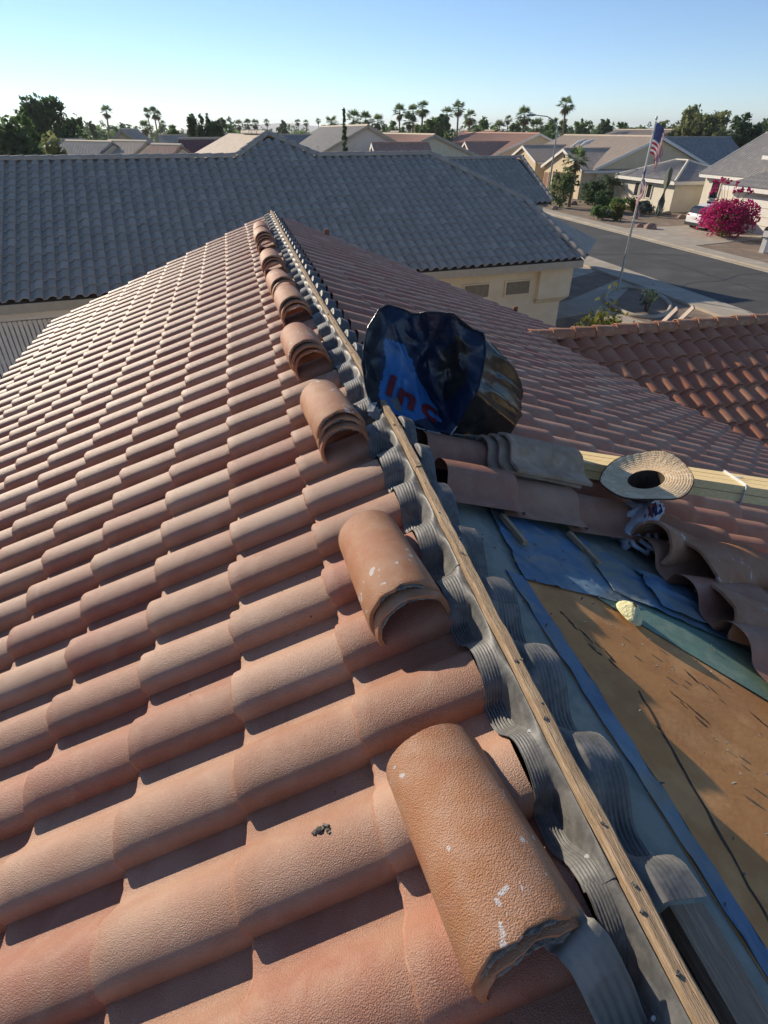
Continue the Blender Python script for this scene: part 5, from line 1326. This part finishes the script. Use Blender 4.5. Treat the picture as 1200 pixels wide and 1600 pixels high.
for z in (6.15, 4.45):
    mb = MB(); mb.tube([(16.84, 24.4, z-.02), (16.84, 24.4, z+.02)], .06, 10); mb.build('ring', MT['steel'], fp, tuple(FB))
def flag(zt, hoist, fly, out, droop, lab, seed, hd=Vector((.97, -.22, 0)), sd=Vector((.22, .97, 0))):
    """13 stripes and starred canton, hanging limp from its hoist"""
    def F(s_, t):                                              # s along fly 0..1, t down the hoist 0..1
        base = Vector((16.86+.045, 24.4, zt-hoist*t))
        k = s_**.85
        p = base+hd*(out*fly*(1-math.exp(-2.4*s_)))*(1-.25*t)+Vector((0, 0, -droop*fly*(s_**1.5)*(1-.18*t)))
        p += sd*(.085*math.sin(s_*9+t*3.4+seed)*min(1, s_*3)+.05*math.sin(t*8+s_*4+seed*2)*s_)
        p += hd*(.05*math.sin(t*7+s_*6+seed))*s_
        return p
    root = empty('flag', (16.9, 24.4, zt-hoist), 0, lab, 'flag'); og = (16.9, 24.4, zt-hoist)
    ns_ = 26
    for k in range(13):
        mb = MB()
        s0 = 0.0 if k >= 7 else .4
        mb.grid(lambda u, v: F(s0+(1-s0)*u, (k+v)/13), ns_, 2); mb.build('stripe', MT['flagred'] if k % 2 == 0 else MT['flagwhite'], root, og)
    mb = MB(); mb.grid(lambda u, v: F(.4*u, 7/13*v), 14, 10); cn = mb.build('canton', MT['flagblue'], root, og)
    mb = MB()
    for r_ in range(9):
        for c_ in range(6 if r_ % 2 == 0 else 5):
            s_, t = .4*((c_+.5)/6+(0 if r_ % 2 == 0 else .5/6)), 7/13*((r_+.7)/9.4)
            for sg in (-1, 1):
                c = F(s_, t); a = (F(s_+.01, t)-F(s_-.01, t)).normalized(); b_ = (F(s_, t+.01)-F(s_, t-.01)).normalized(); nn_ = a.cross(b_).normalized()*.004*sg
                pts = [c+nn_+(a*math.cos(q)+b_*math.sin(q))*(.022 if i % 2 == 0 else .009) for i, q in enumerate([2*math.pi*i/10 for i in range(10)])]
                mb.add(pts, [tuple(range(10)) if sg > 0 else tuple(range(10))[::-1]])
    mb.build('stars', MT['flagwhite'], cn, og)['kind'] = 'stuff'
flag(6.45, 1.05, 1.45, .38, .66, 'larger upper striped and starred flag hanging limp at the pole top', 0.4)
flag(4.95, .9, 1.35, .28, .95, 'narrower lower striped flag hanging limp halfway up the pole', 2.1, Vector((-.55, -.83, 0)), Vector((.83, -.55, 0)))
# street lamp
lb_ = Vector((33.9, 65.6, 0)); lp = empty('street_lamp', tuple(lb_), 0, 'tall grey street lamp with curved arm before the tan garage', 'street lamp')
mb = MB(); mb.tube([lb_, lb_+Vector((0, 0, 4)), lb_+Vector((0, 0, 6.4))], [.11, .085, .065], 9); mb.build('pole', MT['lampgrey'], lp, tuple(lb_))
mb = MB(); mb.tube([lb_+Vector((0, 0, 6.4)), lb_+Vector((-.25, .3, 6.95)), lb_+Vector((-.9, .8, 7.35)), lb_+Vector((-2.0, 1.5, 7.5))], [.065, .05, .045, .04], 8); mb.build('arm', MT['lampgrey'], lp, tuple(lb_))
mb = MB(); mb.tube([lb_+Vector((-1.9, 1.45, 7.5)), lb_+Vector((-2.2, 1.65, 7.5)), lb_+Vector((-2.7, 2.0, 7.48))], [.06, .13, .07], 8); mb.build('lamp_head', MT['lampgrey'], lp, tuple(lb_))
# mailbox post
mo = (30.9, 31.3, 0); mx = empty('mailbox', mo, .3, 'dark mailbox pedestal with a pale side at the far pavement edge', 'mailbox')
mb = MB(); mb.box((0, 0, .45), (.28, .28, .9)); mb.build('pedestal', MT['trimw'], mx)
mb = MB(); mb.box((.02, 0, 1.05), (.5, .42, .42)); mb.tube([(-.23, 0, 1.26), (.27, 0, 1.26)], .2, 10); mb.build('box', MT['carblack'], mx)
mb = MB(); mb.box((-.245, 0, 1.05), (.02, .34, .34)); mb.build('door', MT['trimw'], mx)

# white car, nose towards the house
CO = (35.2, 40.75, 0); car = empty('parked_car', CO, rad(3), 'white parked crossover car with its dark rear window to the street', 'car')
sec = [  # x, half width at bottom, at belt, at roof, z bottom, z belt, z roof
 (-2.18, .72, .76, .60, .42, .80, .86), (-2.12, .82, .86, .66, .30, 1.02, 1.12), (-1.95, .88, .90, .68, .26, 1.06, 1.40), (-1.70, .89, .915, .665, .25, 1.08, 1.57), (-1.0, .90, .92, .655, .24, 1.06, 1.655), (-.1, .90, .92, .65, .24, 1.03, 1.65), (.55, .90, .915, .63, .24, 1.01, 1.52),
 (1.15, .90, .90, .70, .24, .98, 1.06), (1.75, .88, .86, .70, .26, .90, .95), (2.15, .80, .76, .6, .34, .74, .78), (2.28, .66, .62, .5, .45, .62, .64)]
mb = MB(); V_ = []
for (x, a, b_, c, z0, z1, z2) in sec:
    V_.append([(x, -a*.93, z0), (x, -a, z0+.12), (x, -b_, (z0+z1)/2+.05), (x, -b_*.99, z1), (x, -c, z2-.05), (x, -c*.85, z2), (x, 0, z2+.02), (x, c*.85, z2), (x, c, z2-.05), (x, b_*.99, z1), (x, b_, (z0+z1)/2+.05), (x, a, z0+.12), (x, a*.93, z0)])
nn2 = 13; vs = [p for r_ in V_ for p in r_]; fs = []
for i in range(len(V_)-1):
    for k in range(nn2): k2 = (k+1) % nn2; fs.append((i*nn2+k, (i+1)*nn2+k, (i+1)*nn2+k2, i*nn2+k2))
mb.add(vs, fs, 0, True); mb.add(V_[0], [tuple(range(nn2))], 0); mb.add(V_[-1], [tuple(range(nn2))[::-1]], 0); body_ = mb.build('body', MT['carwhite'], car)
mb = MB(); mb.add([(-2.17, -.68, 1.10), (-2.17, .68, 1.10), (-1.76, .58, 1.565), (-1.76, -.58, 1.565), (-2.0, -.66, 1.40), (-2.0, .66, 1.40)], [(0, 4, 5, 1), (4, 3, 2, 5)]); mb.build('rear_window', MT['glass'], car)
for v in mb.v: pass
for sg in (-1, 1):
    mb = MB(); pts = [(-1.55, .925, 1.10), (.75, .925, 1.06), (.35, .685, 1.52), (-.9, .70, 1.585), (-1.5, .71, 1.50)]
    P = [(x, sg*y, z) for x, y, z in pts]; mb.add(P, [tuple(range(5)) if sg < 0 else tuple(range(5))[::-1]]); mb.build('side_window', MT['glass'], car)
    mb = MB(); mb.add([(-2.17, sg*.42, .90), (-2.165, sg*.80, .93), (-1.95, sg*.925, .98), (-1.80, sg*.93, 1.05), (-2.0, sg*.915, 1.07), (-2.15, sg*.78, 1.04), (-2.165, sg*.42, .96)], [(0, 1, 5, 6) if sg < 0 else (6, 5, 1, 0), (1, 2, 3, 4, 5) if sg < 0 else (5, 4, 3, 2, 1)]); mb.build('tail_light', MT['redlamp'], car)
    for x in (-1.32, 1.42):
        mb = MB(); mb.tube([(x, sg*.70, .34), (x, sg*.92, .34)], .34, 18); w_ = mb.build('wheel', MT['tyre'], car); mb = MB(); mb.tube([(x, sg*.91, .34), (x, sg*.935, .34)], .21, 12); mb.build('rim', MT['steel'], w_)
mb = MB(); mb.add([(-2.22, -.80, .30), (-2.22, .80, .30), (-2.22, .80, .50), (-2.22, -.80, .50), (-1.9, -.93, .28), (-1.9, .93, .28), (-1.9, .93, .48), (-1.9, -.93, .48)], [(0, 3, 2, 1), (0, 4, 7, 3), (1, 2, 6, 5), (3, 7, 6, 2), (0, 1, 5, 4)]); mb.build('bumper', MT['carblack'], car)
mb = MB(); mb.box((-2.205, 0, .82), (.02, .46, .13)); mb.build('licence_plate', MT['trimw'], car)

# ================================================================== AIR
if HAZE > 0:
    mb = MB(); mb.box((800, 2700, 39), (9400, 7400, 82)); hz = mb.build('haze', [])
    hz['kind'] = 'stuff'; hz['label'] = 'thin pale morning haze over the far roofs and trees'
    hm = bpy.data.materials.new('haze_air'); hm.use_nodes = True; nt = hm.node_tree; nt.nodes.clear()
    ou = nt.nodes.new('ShaderNodeOutputMaterial'); vo = nt.nodes.new('ShaderNodeVolumePrincipled'); vo.inputs['Color'].default_value = (.9, .95, 1, 1); vo.inputs['Density'].default_value = HAZE; vo.inputs['Anisotropy'].default_value = .3
    nt.links.new(vo.outputs[0], ou.inputs['Volume']); hz.data.materials.append(hm)
